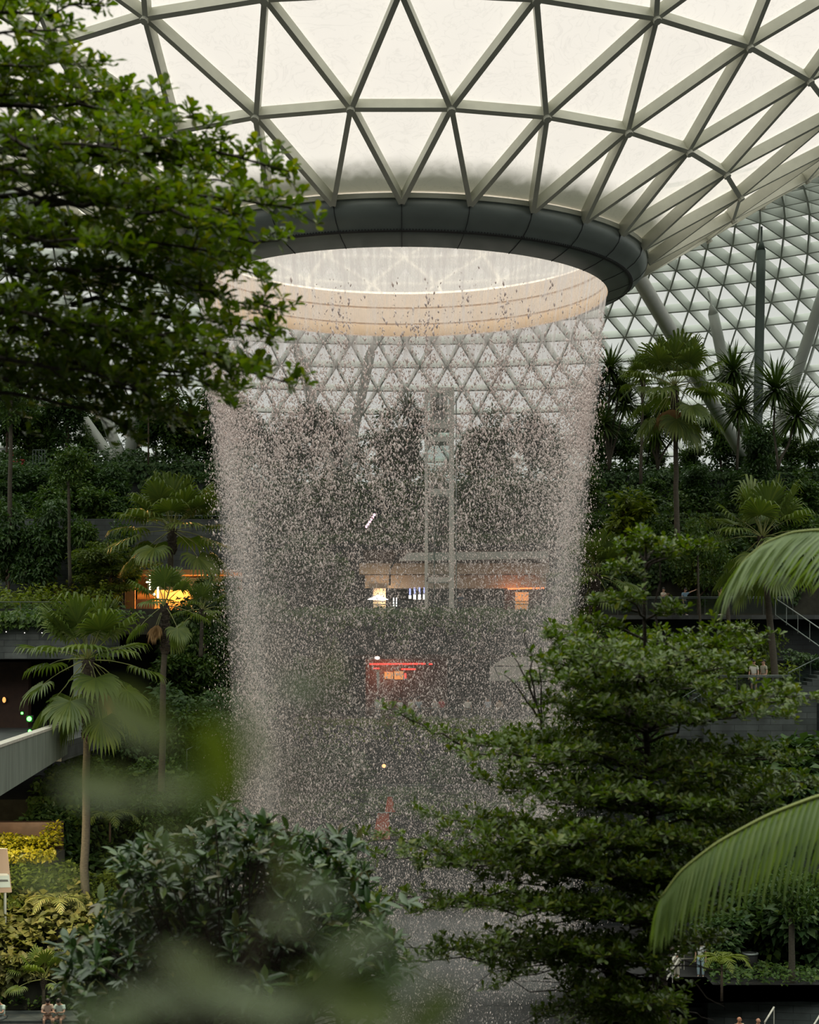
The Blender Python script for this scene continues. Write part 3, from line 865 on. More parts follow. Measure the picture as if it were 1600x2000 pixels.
# ---- ground cover over a bed (stuff: nobody could count its leaves)
def cover(name, label, cat, mat, pts, n, hgt, L, front=None, wid=.6, mound=1.0):
    """pts: quad on top of a bed (a, b, c, d with a-b the front edge); front: how far it hangs down the front face"""
    a, b, c, d = [np.asarray(p, float) for p in pts]
    u = rng.random(n)[:, None]; v = (rng.random(n) ** .8)[:, None]
    P = (a * (1 - u) + b * u) * (1 - v) + (d * (1 - u) + c * u) * v
    fr = rng.random(64); k = (np.sin(P[:, 0] * 1.7 + fr[0] * 6) + np.sin(P[:, 0] * .63 + P[:, 1] * .9 + fr[1] * 6) + np.sin(P[:, 1] * 2.1 + P[:, 0] * 3.1)) / 6 + .5
    P[:, 2] += hgt * (rng.random(n) ** .6) * (.25 + mound * k)
    D = rng.normal(0, 1, (n, 3)) * [1, 1, .5] + [0, -.6, .05]
    Nn = np.array([0, -.35, 1.0]) + rng.normal(0, .35, (n, 3))
    l = L * (.6 + .8 * rng.random(n))
    LV = Leaves(); LV.add(P, D, Nn, l, l * wid, T_FAR)
    if front:
        m = int(n * .6); u = rng.random(m)[:, None]
        P = a * (1 - u) + b * u
        lim = front * (.25 + .75 * (np.sin(P[:, 0] * 1.3 + fr[2] * 6) * .5 + .5) * (.6 + .4 * np.sin(P[:, 0] * 4.1 + fr[3] * 6)))
        P[:, 2] += .25 - rng.random(m) ** 1.2 * (lim + .25)
        fn = np.cross(b - a, [0, 0, 1.0]); fn = unit(fn) * (1 if fn[1] < 0 else -1)
        P += fn * (.05 + .3 * rng.random(m))[:, None]
        D = rng.normal(0, .6, (m, 3)) + fn * .5 + [0, 0, -.7]; Nn = fn + rng.normal(0, .35, (m, 3)) + [0, 0, .5]
        l = L * (.6 + .8 * rng.random(m)); LV.add(P, D, Nn, l, l * wid, T_FAR)
    o = LV.build(name, mat); tag(o, label, cat, kind='stuff')
    return o
# ------------------------------------------------------------------ background planting
proto('bushy', 4, lambda i: crown_tree('bushy_tree', M[['leaf_bush', 'leaf_bushb', 'leaf_bush', 'leaf_bushb'][i]], 5.0, 1.25, 1.9, .9, 17, 210, .30, .9))
proto('slim', 2, lambda i: crown_tree('slim_tree', M[['leaf_bush', 'leaf_bushb'][i]], 6.0, .80, 2.2, 1.5, 15, 170, .28, 1.0, cl=.7))
proto('layer', 2, lambda i: crown_tree('layered_tree', M['leaf_layer'], 4.2, 1.75, 1.6, .9, 22, 230, .20, .28, cl=.55, droop=.05))
proto('lime', 2, lambda i: crown_tree('lime_tree', M['leaf_lime'], 3.4, .80, 1.3, .9, 13, 150, .26, .8, cl=.6))
proto('shrub', 3, lambda i: crown_tree('shrub', M[['leaf_bush', 'leaf_bushb', 'leaf_ivy'][i]], 2.4, 1.25, 1.1, .05, 14, 220, .32, .85, wid=.6, tr=.05))
ORD = ['leftmost', 'second from left', 'third from left', 'fourth from left', 'fifth from left', 'sixth from left', 'seventh from left', 'eighth from left', 'ninth from left', 'tenth from left', 'eleventh from left', 'twelfth from left']
BASEH = {'bushy': 5.0, 'slim': 6.0, 'layer': 4.2, 'lime': 3.4, 'shrub': 2.4}
def row(key, where, kindname, zb, lst, group):
    """lst: (px, Y, height in metres, width factor)"""
    lst = sorted(lst, key=lambda a: a[0])
    for i, (px, Y, h, wf) in enumerate(lst):
        P = np.array([(px - 800) / F * Y, Y, zb + EZ])
        s = h / BASEH[key]
        lab = (ORD[i] + ' of the ' + kindname + 's ' + where) if len(lst) > 1 else ('single ' + kindname + ' ' + where)
        place(key, int(rng.integers(0, 99)), P, (s * wf, s * wf, s), rng.random() * 6.28, lab, 'shrub' if key == 'shrub' else 'tree', group)

g = 'trees on the terraces'
row('bushy', 'along the top left terrace', 'dark bushy tree', 11.5, [(12, 106, 6.0, 1), (62, 107, 5.2, 1.1), (96, 106.4, 4.4, .9), (165, 106, 3.2, .9), (308, 107, 5.4, 1.0), (350, 106.4, 5.8, 1.1), (398, 107, 6.0, 1.0), (440, 106, 5.4, 1)], g)
row('slim', 'on the top left terrace', 'slim dark tree', 11.5, [(128, 105.2, 6.2, 1.3), (186, 112, 5.2, 1.2), (272, 112, 5.6, 1.3)], g)
row('bushy', 'on the top terrace behind the water', 'dark bushy tree', 11.6, [(485, 121, 6.3, 1.0), (545, 122, 6.2, 1.0), (610, 121, 7.0, 1.05), (672, 122, 5.8, .9), (762, 121, 6.6, .9), (800, 123, 5.0, .9), (925, 121, 5.2, .9), (965, 122, 6.8, .8), (1030, 121, 5.6, 1.0), (1085, 121, 5.4, 1.0)], g)
row('bushy', 'along the top right terrace', 'dark bushy tree', 11.4, [(1150, 111, 6.2, .8), (1182, 112, 5.0, .9), (1222, 112, 4.4, .9), (1275, 113, 3.0, 1.1), (1350, 112, 3.2, 1), (1408, 111, 6.4, .75), (1440, 112, 4.6, .8), (1545, 112, 3.4, 1), (1585, 111, 3.0, 1.1)], g)
row('bushy', 'along the middle left terrace', 'dark bushy tree', 7.25, [(25, 101, 4.0, 1.2), (85, 102, 4.2, 1.2), (150, 101.5, 4.6, 1.1), (215, 102, 4.0, 1.1), (420, 102, 3.6, 1.2)], g)
row('bushy', 'at the foot of the left stone wall', 'dark leafy tree', 1.6, [(12, 92.6, 6.4, .75), (62, 92.2, 5.6, .75), (110, 93, 6.6, .7), (168, 93, 6.0, .7), (240, 93.2, 5.2, .65)], g)
row('bushy', 'hanging before the middle left terrace', 'dense dark tree', 5.0, [(45, 99.5, 4.6, 1.0), (100, 99, 5.0, 1.0), (190, 99.5, 5.0, 1.0), (245, 99.8, 4.4, 1.0)], g)
row('layer', 'before the left brick wall', 'layered pale green tree', 1.6, [(212, 91, 4.3, 1.25)], g)
row('slim', 'climbing the left brick wall', 'leafy climber column', 1.7, [(15, 93.6, 4.6, .8), (72, 93.2, 4.2, .9)], g)
row('bushy', 'above the upper restaurant', 'dark bushy tree', 7.4, [(500, 117, 4.6, 1), (560, 118, 4.4, 1), (625, 117, 5.0, 1), (680, 118, 4.0, 1), (925, 118, 4.6, 1), (985, 117, 5.2, 1), (1050, 118, 4.8, 1), (1095, 117, 4.2, 1)], g)
row('bushy', 'left of the restaurants behind the water', 'dark bushy tree', 1.75, [(478, 108, 5.0, .9), (530, 110, 5.0, 1), (590, 109, 5.4, 1), (650, 110, 4.6, .95)], g)
row('bushy', 'on the lower terrace behind the water', 'mid green bushy tree', -5.3, [(470, 99, 4.4, 1), (530, 100, 5.2, 1), (590, 99.5, 4.8, 1), (650, 100, 4.4, .9)], g)
row('shrub', 'on the lowest terrace behind the water', 'low dark shrub', -9.5, [(480, 94, 3.0, 1.1), (545, 94, 3.2, 1.1), (610, 94, 3.0, 1.1), (675, 94, 2.6, 1.0), (900, 94, 2.6, 1.1), (970, 94, 2.8, 1.1)], g)
row('bushy', 'on the bank left of the water', 'dense dark tree', 1.0, [(408, 92, 3.6, .9), (452, 94, 3.2, .8)], g)
row('bushy', 'below the orange lit cafe', 'dense dark tree', -4.4, [(345, 86, 5.0, 1), (392, 86.5, 5.4, 1), (432, 87, 4.6, .8)], g)
row('bushy', 'on the middle step left of the water', 'dense green tree', -7.6, [(255, 79, 4.0, 1), (350, 79, 4.4, 1), (425, 79, 4.0, .9)], g)
row('bushy', 'on the lower step left of the water', 'dense dark bush', -10.6, [(200, 73, 3.6, 1), (290, 73, 3.8, 1), (400, 73, 3.6, 1)], g)
row('shrub', 'just under the left bridge', 'broad leafy shrub', -10.6, [(110, 72, 2.8, 1), (155, 73, 3.2, 1)], g)
row('bushy', 'on the upper right bank', 'dark bushy tree', 8.2, [(1480, 102.6, 6.4, .7), (1145, 106, 4.0, 1), (1270, 107, 3.0, 1.2), (1365, 107, 3.6, 1.1), (1450, 106, 3.2, 1.2), (1570, 106, 3.6, 1.2)], g)
row('bushy', 'on the middle right bank', 'dark bushy tree', 4.6, [(1160, 102, 4.0, .9), (1290, 102, 3.6, 1.1), (1350, 103, 3.2, 1.1), (1420, 102, 3.0, 1.2), (1560, 102, 4.6, 1.2)], g)
row('lime', 'right of the water', 'yellow green young tree', 4.6, [(1225, 100.6, 5.0, 1.3)], g)
row('layer', 'over the right walkway', 'layered pale green tree', 1.5, [(1365, 99, 6.0, .75)], g)
row('lime', 'beside the stair landing', 'yellow green young tree', -5.2, [(1530, 83.5, 4.0, 1.0), (1415, 84, 1.9, 1.0)], g)
row('layer', 'below the right walkway', 'teal leaved small tree', -5.2, [(1462, 85, 6.4, .62)], g)
row('bushy', 'before the wall under the right walkway', 'dense dark tree', -3.2, [(1185, 93, 4.2, .9), (1250, 93.5, 4.4, .9), (1330, 94, 3.6, .9), (1395, 94, 3.2, .9)], g)
row('shrub', 'along the foot of the right walkway', 'dark low shrub', -5.2, [(1150, 94, 3.6, .8), (1220, 93.6, 4.0, .8), (1300, 93.4, 3.4, .9)], g)
row('shrub', 'on the right bank below the landing', 'dark low shrub', -9.2, [(1450, 77, 3.6, 1.0), (1510, 77.5, 4.0, 1.1), (1580, 77, 4.4, 1.1)], g)
row('shrub', 'behind the long planter wall', 'dark low shrub', -15.0, [(1405, 72, 2.4, 1.1), (1470, 74, 3.6, 1.1), (1525, 74.5, 4.2, 1.0), (1590, 73, 4.0, 1.1)], g)
for ps in PROTO.values():
    for p in ps:
        if p.name not in USED:
            for ch in list(p.children): bpy.data.objects.remove(ch)
            bpy.data.objects.remove(p)

cover('ivy', 'dense ivy hanging over the left planter wall', 'ivy', M['leaf_bush'], [E(-32, 74.6, .86), E(-16, 76.6, .86), E(-14, 85, .9), E(-32, 84, .9)], 4200, .7, .28, .5)
cover('ivy', 'yellow green ivy on the bed under the left brick wall', 'ivy', M['leaf_lime'], [E(-32, 85, 1.7), E(-17, 87, 1.7), E(-17, 95, 1.7), E(-32, 94, 1.7)], 4200, 1.5, .27, .5)
cover('undergrowth', 'dark undergrowth along the middle left terrace', 'undergrowth', M['leaf_bush'], [E(-34, 100.2, 7.25), E(-10.2, 101.2, 7.25), E(-10.2, 104, 7.25), E(-34, 103, 7.25)], 7140, 2.00, .32, 2.6)
cover('undergrowth', 'dark undergrowth along the top left terrace', 'undergrowth', M['leaf_bushb'], [E(-36, 103.6, 11.5), E(-11, 104.6, 11.5), E(-11, 110, 11.5), E(-36, 110, 11.5)], 7820, 1.50, .32, 3.4)
cover('undergrowth', 'dark undergrowth on the top terrace behind the water', 'undergrowth', M['leaf_bush'], [E(-16, 118, 11.6), E(16, 118, 11.6), E(16, 124, 11.6), E(-16, 124, 11.6)], 7820, 2.25, .34, 4.0)
cover('undergrowth', 'dark undergrowth above the beige restaurant roof', 'undergrowth', M['leaf_bush'], [E(-15, 115.2, 7.4), E(15, 115.2, 7.4), E(15, 121, 7.4), E(-15, 121, 7.4)], 8500, 2.75, .32, .4)
cover('undergrowth', 'mid green planting in front of the upper restaurant', 'undergrowth', M['leaf_bush'], [E(-13, 104.2, 1.6), E(13, 104.2, 1.6), E(13, 108, 1.7), E(-13, 108, 1.7)], 4600, .55, .28, 2.2)
cover('undergrowth', 'mid green planting in front of the red lit restaurant', 'undergrowth', M['leaf_lime'], [E(-13, 97.3, -5.3), E(13, 97.3, -5.3), E(13, 99.5, -5.3), E(-13, 99.5, -5.3)], 2400, .5, .26, 2.6)
cover('undergrowth', 'mid green planting low behind the water', 'undergrowth', M['leaf_bush'], [E(-12, 90.5, -9.5), E(12, 90.5, -9.5), E(12, 96, -9.5), E(-12, 96, -9.5)], 3600, .9, .28, 2.0)
cover('undergrowth', 'dark undergrowth on the bank below the orange cafe', 'undergrowth', M['leaf_ivy'], [E(-14, 88.2, 1.0), E(-8.5, 88.2, 1.0), E(-7.4, 95, 1.0), E(-13, 99, 1.0)], 4420, 1.75, .3, 6.0)
cover('undergrowth', 'dark undergrowth on the highest step below the bridge', 'undergrowth', M['leaf_bushb'], [E(-13.4, 79.6, -4.4), E(-7.5, 80.6, -4.4), E(-7.5, 88, -4.4), E(-13.4, 88, -4.4)], 5100, 1.88, .3, 3.0)
cover('undergrowth', 'dark undergrowth on the middle step below the bridge', 'undergrowth', M['leaf_bush'], [E(-18, 74.6, -7.6), E(-8.2, 75.6, -7.6), E(-8.2, 80, -7.6), E(-18, 80, -7.6)], 5780, 1.75, .28, 2.6)
cover('undergrowth', 'dark leafy groundcover on the lower step below the bridge', 'undergrowth', M['leaf_bush'], [E(-22, 69.6, -10.6), E(-8.8, 70.6, -10.6), E(-8.8, 75, -10.6), E(-22, 75, -10.6)], 6120, 1.38, .34, 2.4, wid=.75)
cover('undergrowth', 'warm lit broad leaves on the lowest slope at the left', 'undergrowth', M['leaf_warm'], [E(-22, 63.6, -12.8), E(-9.6, 64.4, -13.0), E(-9.0, 67.5, -11.2), E(-22, 66.5, -11.4)], 5200, 1.5, .36, 1.9, wid=.75)
cover('undergrowth', 'dark foliage under the yellow lit hedge at the left', 'undergrowth', M['leaf_layer'], [E(-22, 65.8, -10.9), E(-10.5, 66.2, -11.2), E(-10.5, 67.2, -10.6), E(-22, 66.6, -9.6)], 5100, 1.12, .3, 1.5)
block('terrace_warm', [(-24, 63.5), (-9.4, 64.3), (-9.0, 67.6), (-24, 66.6)], -16.9, -12.9, M['soil'], 'soil bed of the warm lit leaves at the left')
cover('undergrowth', 'dark groundcover at the foot of the left slope', 'undergrowth', M['leaf_bush'], [E(-18, 63.4, -15), E(-9, 64, -15), E(-9, 66, -15), E(-18, 65.8, -15)], 2550, 0.88, .22)
cover('undergrowth', 'dark undergrowth behind the right walkway', 'undergrowth', M['leaf_ivy'], [E(10, 100.1, 4.6), E(34, 99.7, 4.6), E(34, 105, 4.6), E(11, 105, 4.6)], 7820, 2.25, .32, 2.8)
cover('undergrowth', 'dark undergrowth on the upper right bank', 'undergrowth', M['leaf_bush'], [E(11.2, 105.1, 8.2), E(36, 104.2, 8.2), E(36, 109, 8.2), E(12, 110, 8.2)], 7820, 2.25, .32, 3.0)
cover('undergrowth', 'dark undergrowth along the top right terrace', 'undergrowth', M['leaf_bushb'], [E(12.2, 110.1, 11.4), E(38, 109, 11.4), E(38, 115, 11.4), E(13, 115, 11.4)], 7140, 1.25, .32, 3.0)
cover('undergrowth', 'dark undergrowth below the right walkway', 'undergrowth', M['leaf_bush'], [E(9.6, 83.4, -5.2), E(14.4, 82.4, -5.2), E(14.4, 96, -5.2), E(9.8, 97, -5.2)], 6120, 2.00, .3, 4.0)
cover('ivy', 'dark ivy strip on the stone wall right of the landing', 'ivy', M['leaf_ivy'], [E(20.4, 86.0, -1.1), E(30, 86.0, -1.1), E(30, 87, -1.1), E(20.4, 87, -1.1)], 1000, .5, .26, .6)
block('wall_terrace', [(20.3, 86.0), (34, 85.6), (34, 88), (20.3, 88)], -5.2, -1.1, M['stoned'], 'stone wall beside the stairs on the right', 'wall')
cover('undergrowth', 'dark undergrowth below the stair landing', 'undergrowth', M['leaf_bushb'], [E(12.8, 76.4, -9.2), E(30, 74.6, -9.2), E(30, 80, -9.2), E(12.8, 82, -9.2)], 6120, 2.12, .3, 4.5)
cover('undergrowth', 'low groundcover behind the long planter wall', 'undergrowth', M['leaf_bush'], [E(12.8, 68.2, -15), E(30, 66.8, -15), E(30, 71, -15), E(13.6, 71, -15)], 3000, .7, .22)
cover('hedge', 'yellow lit clipped hedge at the far left under the bridge', 'hedge', M['leaf_yellow'], [E(-22, 66.7, -9.1), E(-15.0, 67, -9.1), E(-15.0, 68.5, -9.1), E(-22, 68.5, -9.1)], 2600, 1.0, .2, .7)
block('planter_brown', [(-22, 68.6), (-15.2, 68.8), (-15.2, 69.3), (-22, 69.3)], -10.6, -7.95, M['wood'], 'brown planter edge under the left bridge', 'planter')
block('planter_hedge', [(-22, 66.6), (-15.0, 67), (-15.0, 68.6), (-22, 68.6)], -13.2, -9.1, M['soil'], 'raised bed of the yellow lit hedge', 'planter')

# ------------------------------------------------------------------ fan palms and strap-leaved trees
fan_palm('tall fan palm with a huge crown before the left planter wall, rising beside the bridge', (172, 1272), (165, 1756), 66, 3.0, 34, .165, 3.4, 1, -1.1)
fan_palm('fan palm in front of the orange lit cafe', (322, 1172), (315, 1520), 72, 2.05, 12, .14, 2.2, 2, -.8)
fan_palm('large spreading fan palm on the left terrace beside the waterfall', (336, 1022), (330, 1125), 87, 3.4, 32, .17, 1.2, 0, -.5)
fan_palm('tallest fan palm, standing clear against the glass dome right of the waterfall', (1318, 742), (1323, 1045), 88, 3.1, 32, .14, 2.6, 3, -1.1)
fan_palm('wide fan palm at the right edge above the walkway', (1490, 1035), (1518, 1340), 82, 3.3, 26, .17, 1.2, 0, -1.0)
fan_palm('dark fan palm just right of the falling water', (1163, 1112), (1150, 1250), 88, 2.7, 28, .2, 2.6, 0, -.7)
fan_palm('small fan palm left of the tallest fan palm', (1256, 735), (1252, 925), 93, 1.7, 18, .09, 1.0, 0, -.6)
fan_palm('low fan palm at the left brick wall', (395, 1185), (392, 1260), 82, 1.6, 14, .1, .5, 0, -.5)
fan_palm('low fan palm on the warm lit slope at the bottom left', (85, 1905), (85, 1945), 63.5, 1.5, 13, .07, .3, 0, .05, up_=1.1)
strap_tree('screw pine with several heads at the right edge of the water', (1190, 905), [(1165, 762), (1192, 722), (1222, 790), (1178, 830), (1210, 760)], 99, 1.75)
strap_tree('tall single headed screw pine before the white column', (1440, 905), [(1432, 728), (1446, 800)], 97, 2.2, n=150)
strap_tree('two headed screw pine near the right edge', (1520, 905), [(1515, 762), (1556, 815)], 96, 2.6, n=150)
strap_tree('screw pine with thin stems behind the tallest fan palm', (1285, 905), [(1262, 820), (1296, 795), (1330, 835), (1280, 850)], 100, 1.7)
strap_tree('screw pine behind the water left of the lift tower', (800, 945), [(795, 800), (815, 835)], 119, 1.9)
strap_tree('spiky plant at the foot of the left slope', (425, 1575), [(428, 1555)], 70, 1.1, .05, 60)

# slender trunks of trees whose crowns are hidden
def pole_tree(label, base, top, Y, r=.10):
    root = thing('slender_tree', label, 'tree', W(base[0], base[1], Y))
    MB().tube(limb(W(base[0], base[1] + 14, Y), W(top[0], top[1], Y), 0, 10, .004), np.linspace(r * 1.15, r * .8, 10), 8).build('trunk', M['palmbark'], root, True)
    LV = Leaves()
    c = W(top[0], top[1], Y)
    for k in range(9):
        cc = c + rng.normal(0, .55, 3); P = cc + rdir(150) * (rng.random((150, 1)) ** .5) * .7
        LV.add(P, rng.normal(0, 1, (150, 3)) - [0, 0, .3], np.array([0, 0, 1.0]) + rng.normal(0, .4, (150, 3)), .26, .13, T_FAR)
    LV.build('crown', M['leaf_bush'], root)
pole_tree('slender pale trunk at the far left edge rising to the branches', (18, 1060), (22, 770), 92, .13)
pole_tree('slender trunk in front of the layered tree on the left', (137, 1130), (133, 905), 88, .09)
pole_tree('pale slender trunk below the long palm frond', (1548, 1925), (1545, 1740), 69, .14)
pole_tree('thin trunk by the walkway beside the person in blue', (1370, 1260), (1362, 1060), 92, .07)
pole_tree('thin trunk beside the person in the pink shirt', (1424, 1240), (1420, 1105), 93, .12)

# ferns at the lower right and left
def fern(label, px, py, Y, R, n, mat='fern', h=.8):
    B = W(px, py, Y); root = thing('tree_fern', label, 'fern', B)
    WD = MB(); WD.tube([B - np.array([0, 0, .1]), B + np.array([0, 0, h])], [.06, .045], 7); WD.build('trunk', M['bark'], root, True)
    LV = Leaves(); RC = MB(); c = B + np.array([0, 0, h])
    for k in range(n):
        a = k * 2 * PI / n + .35; d = np.array([math.cos(a), math.sin(a), 0])
        pts = [c, c + d * R * .3 + [0, 0, R * .30], c + d * R * .7 + [0, 0, R * .28], c + d * R + [0, 0, -R * .05]]
        frond(LV, RC, pts, None, 16, lambda u: R * .34 * math.sin(PI * min(1, .12 + u * .88)) + .02, .15, R * .022)
    LV.build('fronds', M[mat], root); RC.build('midribs', M['rachis'], root, True)
fern('yellow green tree fern with two bright fronds beside the lower right stairs', 1410, 1955, 65.5, 1.35, 7, h=1.5)
fern('pale green fern on the left slope by the palm trunk', 110, 1800, 65, 1.5, 8, 'leaf_warm', .6)
fern('dark fern below the blurred leaves on the left', 215, 1640, 72, 1.7, 8, 'leaf_layer', .8)
fern('young tree fern among the top left trees', 290, 905, 104, 1.9, 9, 'leaf_layer', 3.2)
# ------------------------------------------------------------------ foreground trees
# left tree: limbs come in from the left, close to the viewpoint
B0 = E(-3.3, 6.4, -5.2)
lt = thing('leafy_tree', 'near leafy tree with small bright leaves filling the upper left', 'tree', B0)
LV = Leaves(); WD = MB()
fork = W(-420, 420, 6.4)
WD.tube(np.array([B0, B0 * .6 + fork * .4 + [.05, 0, 0], fork]), [.13, .10, .08], 9)
tips = [(205, 12, 6.6), (120, 60, 6.0), (60, 20, 6.8), (250, 175, 6.7), (165, 130, 6.1), (378, 232, 6.4), (300, 215, 6.9), (345, 275, 6.0), (430, 300, 6.5), (270, 300, 5.6), (565, 335, 6.4), (480, 365, 6.8), (572, 405, 6.2), (470, 420, 5.9), (400, 400, 7.0), (545, 470, 6.6), (450, 490, 6.0), (548, 605, 6.4), (510, 540, 6.9), (430, 570, 6.1), (535, 660, 6.7), (562, 748, 6.4), (500, 715, 6.0), (455, 770, 6.8), (385, 815, 6.3), (430, 690, 5.7), (330, 760, 6.6), (300, 690, 6.0), (215, 805, 6.4), (110, 720, 6.8), (30, 740, 6.4), (210, 640, 5.6), (330, 600, 6.6), (120, 560, 6.2), (240, 480, 5.5), (60, 450, 6.6), (150, 370, 5.8), (60, 290, 6.3), (330, 470, 6.2), (90, 660, 6.5), (370, 330, 6.4), (200, 250, 6.6), (310, 390, 5.7), (80, 190, 6.3), (230, 560, 6.4), (380, 520, 6.4), (160, 455, 6.9), (60, 120, 6.4), (420, 440, 5.6), (250, 838, 6.2), (335, 822, 6.5), (395, 745, 6.2), (270, 760, 5.7), (150, 690, 6.0)]
for tx, ty, Y in tips:
    tip = W(tx, ty, Y)
    rx = tx - 330 - 160 * rng.random(); ry = ty * .82 + 60 + rng.normal(0, 25)
    spray(LV, WD, W(rx, ry, Y * .5 + 3.2), tip, .20, 13, .058, .50, T_OBOV, .013, .03, 4, .45, 6, .25)
for k in range(9):
    WD.tube(limb(fork, W(-150 + rng.normal(0, 60), 40 + k * 95, 6.4 + rng.normal(0, .3)), .08), np.linspace(.05, .014, 9), 6, False)
LV.build('leaves', M['leaf_near'], lt); WD.build('branches', M['barkdark'], lt, True)

# right tree: level tiers on a thin trunk
Yt = 10.0
B1 = np.array([(1300 - 800) / F * Yt, Yt, -5.2 + EZ])
rt = thing('tiered_tree', 'near dark tree with level tiers of small leaves filling the lower right', 'tree', B1)
LV = Leaves(); WD = MB()
tk = [B1, W(1296, 1990, Yt), W(1283, 1850, Yt), W(1278, 1640, Yt), W(1262, 1430, Yt), W(1262, 1300, Yt), W(1258, 1190, Yt), W(1262, 1075, Yt)]
WD.tube(np.array(tk), [.062, .054, .042, .024, .021, .015, .011, .005], 9)
WD.tube(limb(W(1262, 1420, Yt), W(1288, 1075, Yt + .1), 0, 7), np.linspace(.012, .004, 7), 6)
WD.tube(limb(W(1283, 1850, Yt), W(1100, 1890, Yt - .5), -.05, 7), np.linspace(.022, .006, 7), 6)
WD.tube(limb(W(1283, 1860, Yt), W(1375, 1845, Yt - .3), .03, 7), np.linspace(.012, .003, 7), 6)
def trunk_at(py):
    ys = [t[2] for t in tk]; z = (HY - py) / F * Yt + EZ
    return np.array([np.interp(z, ys, [t[k] for t in tk]) for k in (0, 1)] + [z])
def tsp(root_py, tip, Y, w=.26, n=13, L=.056, rise=.03, pd=5):
    spray(LV, WD, trunk_at(root_py), W(tip[0], tip[1], Y), w, n, L, .46, T_OBOV, .010, rise, pd, .24, 6, .28)
# crown top
for tip, ry, Y in [((1385, 1064), 1115, 10.1), ((1330, 1075), 1110, 9.8), ((1225, 1075), 1100, 10.2), ((1205, 1112), 1140, 9.8), ((1262, 1060), 1090, 10), ((1295, 1068), 1095, 10.3)]:
    tsp(ry, tip, Y, .12, 5, .06)
for tip, ry, Y in [((1165, 1178), 1205, 10.1), ((1322, 1192), 1215, 9.9), ((1215, 1172), 1205, 9.6), ((1140, 1215), 1250, 10.2)]:
    tsp(ry, tip, Y, .11, 5, .06)
tiers = [  # trunk row, then tips
    (1345, [(1078, 1238, 10.2), (1070, 1300, 9.6), (1035, 1330, 10.4), (1150, 1262, 9.0), (1190, 1290, 8.8), (1480, 1252, 10.2), (1445, 1300, 9.7), (1395, 1262, 10.7), (1390, 1345, 9.4), (1330, 1275, 8.9), (1250, 1250, 10.8), (1100, 1275, 10.6), (1250, 1310, 8.7), (1420, 1230, 10.4)]),
    (1430, [(1590, 1360, 10.3), (1545, 1395, 9.7), (1480, 1385, 10.6), (1140, 1350, 9.4), (1065, 1370, 10.4), (1110, 1400, 9.9), (1200, 1380, 8.9), (1350, 1395, 9.0)]),
    (1500, [(872, 1440, 10.2), (905, 1470, 9.7), (990, 1440, 10.5), (1000, 1490, 9.3), (930, 1455, 10.0), (1100, 1470, 9.0), (1080, 1440, 10.6), (1560, 1480, 10.1), (1500, 1470, 9.6), (1420, 1480, 10.4), (1390, 1500, 9.1)]),
    (1580, [(935, 1520, 10.3), (985, 1545, 9.6), (1060, 1530, 10.5), (1130, 1540, 9.0), (1590, 1530, 10.2), (1520, 1570, 9.6), (1445, 1550, 10.4), (1380, 1570, 8.9), (1220, 1550, 8.7)]),
    (1660, [(832, 1592, 10.2), (862, 1622, 9.7), (960, 1600, 10.5), (1020, 1620, 9.3), (1110, 1620, 8.9), (1500, 1610, 10.3), (1440, 1640, 9.6), (1370, 1650, 9.0), (1190, 1640, 8.7), (1300, 1630, 8.8)]),
    (1730, [(692, 1642, 10.2), (735, 1680, 9.7), (790, 1655, 10.5), (860, 1668, 10.1), (920, 1680, 9.4), (1000, 1680, 9.9), (1080, 1690, 9.0), (1420, 1690, 10.2), (1360, 1720, 9.5), (1180, 1710, 8.7), (1270, 1700, 8.8), (820, 1690, 9.9)]),
    (1800, [(700, 1745, 10.3), (760, 1765, 9.6), (850, 1770, 10.3), (920, 1765, 9.2), (1010, 1770, 9.7), (1100, 1770, 8.9), (1380, 1770, 10.1), (1330, 1800, 9.3), (1210, 1790, 8.7)]),
    (1870, [(775, 1880, 10.3), (790, 1850, 9.7), (860, 1852, 10.2), (930, 1860, 9.4), (1010, 1850, 9.8), (1090, 1850, 9.0), (1180, 1870, 8.7), (1290, 1850, 9.3), (1385, 1838, 10.2)]),
    (1975, [(1110, 1930, 9.6), (1170, 1945, 9.1), (1050, 1985, 10.2), (1200, 1985, 9.3), (1260, 1960, 8.8)]),
]
for ry, ts in tiers:
    for x, y, Y in ts:
        tsp(ry, (x, y), Y, .25, 12)
        if ry > 1340 and rng.random() < .95:
            k = .55 + .35 * rng.random(); xx = 1265 + (x - 1265) * k
            tsp(ry + rng.normal(15, 22), (xx + rng.normal(0, 18), y + 18 + rng.normal(0, 30)), 10 + rng.normal(0, .75), .27, 11)
# the long bare limb reaching left and the thin upright shoots
spray(LV, WD, W(900, 1455, 10.1), W(757, 1385, 10.1), .09, 7, .058, .46, T_OBOV, .008, .01, 3, .3, 5, .3)
for a, b in [((1058, 1425), (1024, 1236)), ((1050, 1400), (985, 1318)), ((1045, 1370), (1005, 1285)), ((1062, 1420), (1052, 1300))]:
    P = limb(W(a[0], a[1], 10.2), W(b[0], b[1], 10.2), .02, 8)
    WD.tube(P, np.linspace(.008, .003, 8), 5, False)
    for k in (3, 5, 7): rosette(LV, P[k], [0, 0, 1], 3, .05, .46, T_OBOV)
# bare twigs at the bottom
for k in range(16):
    a = W(1280 + rng.normal(0, 8), 1880 + rng.random() * 90, 9.9); b = W(1280 + rng.normal(0, 170), 1900 + rng.random() * 120, 9.9 + rng.normal(0, .5))
    WD.tube(limb(a, b, .03, 7, .08), np.linspace(.006, .0015, 7), 4, False)
LV.build('leaves', M['leaf_tier'], rt); WD.build('branches', M['barkdark'], rt, True)

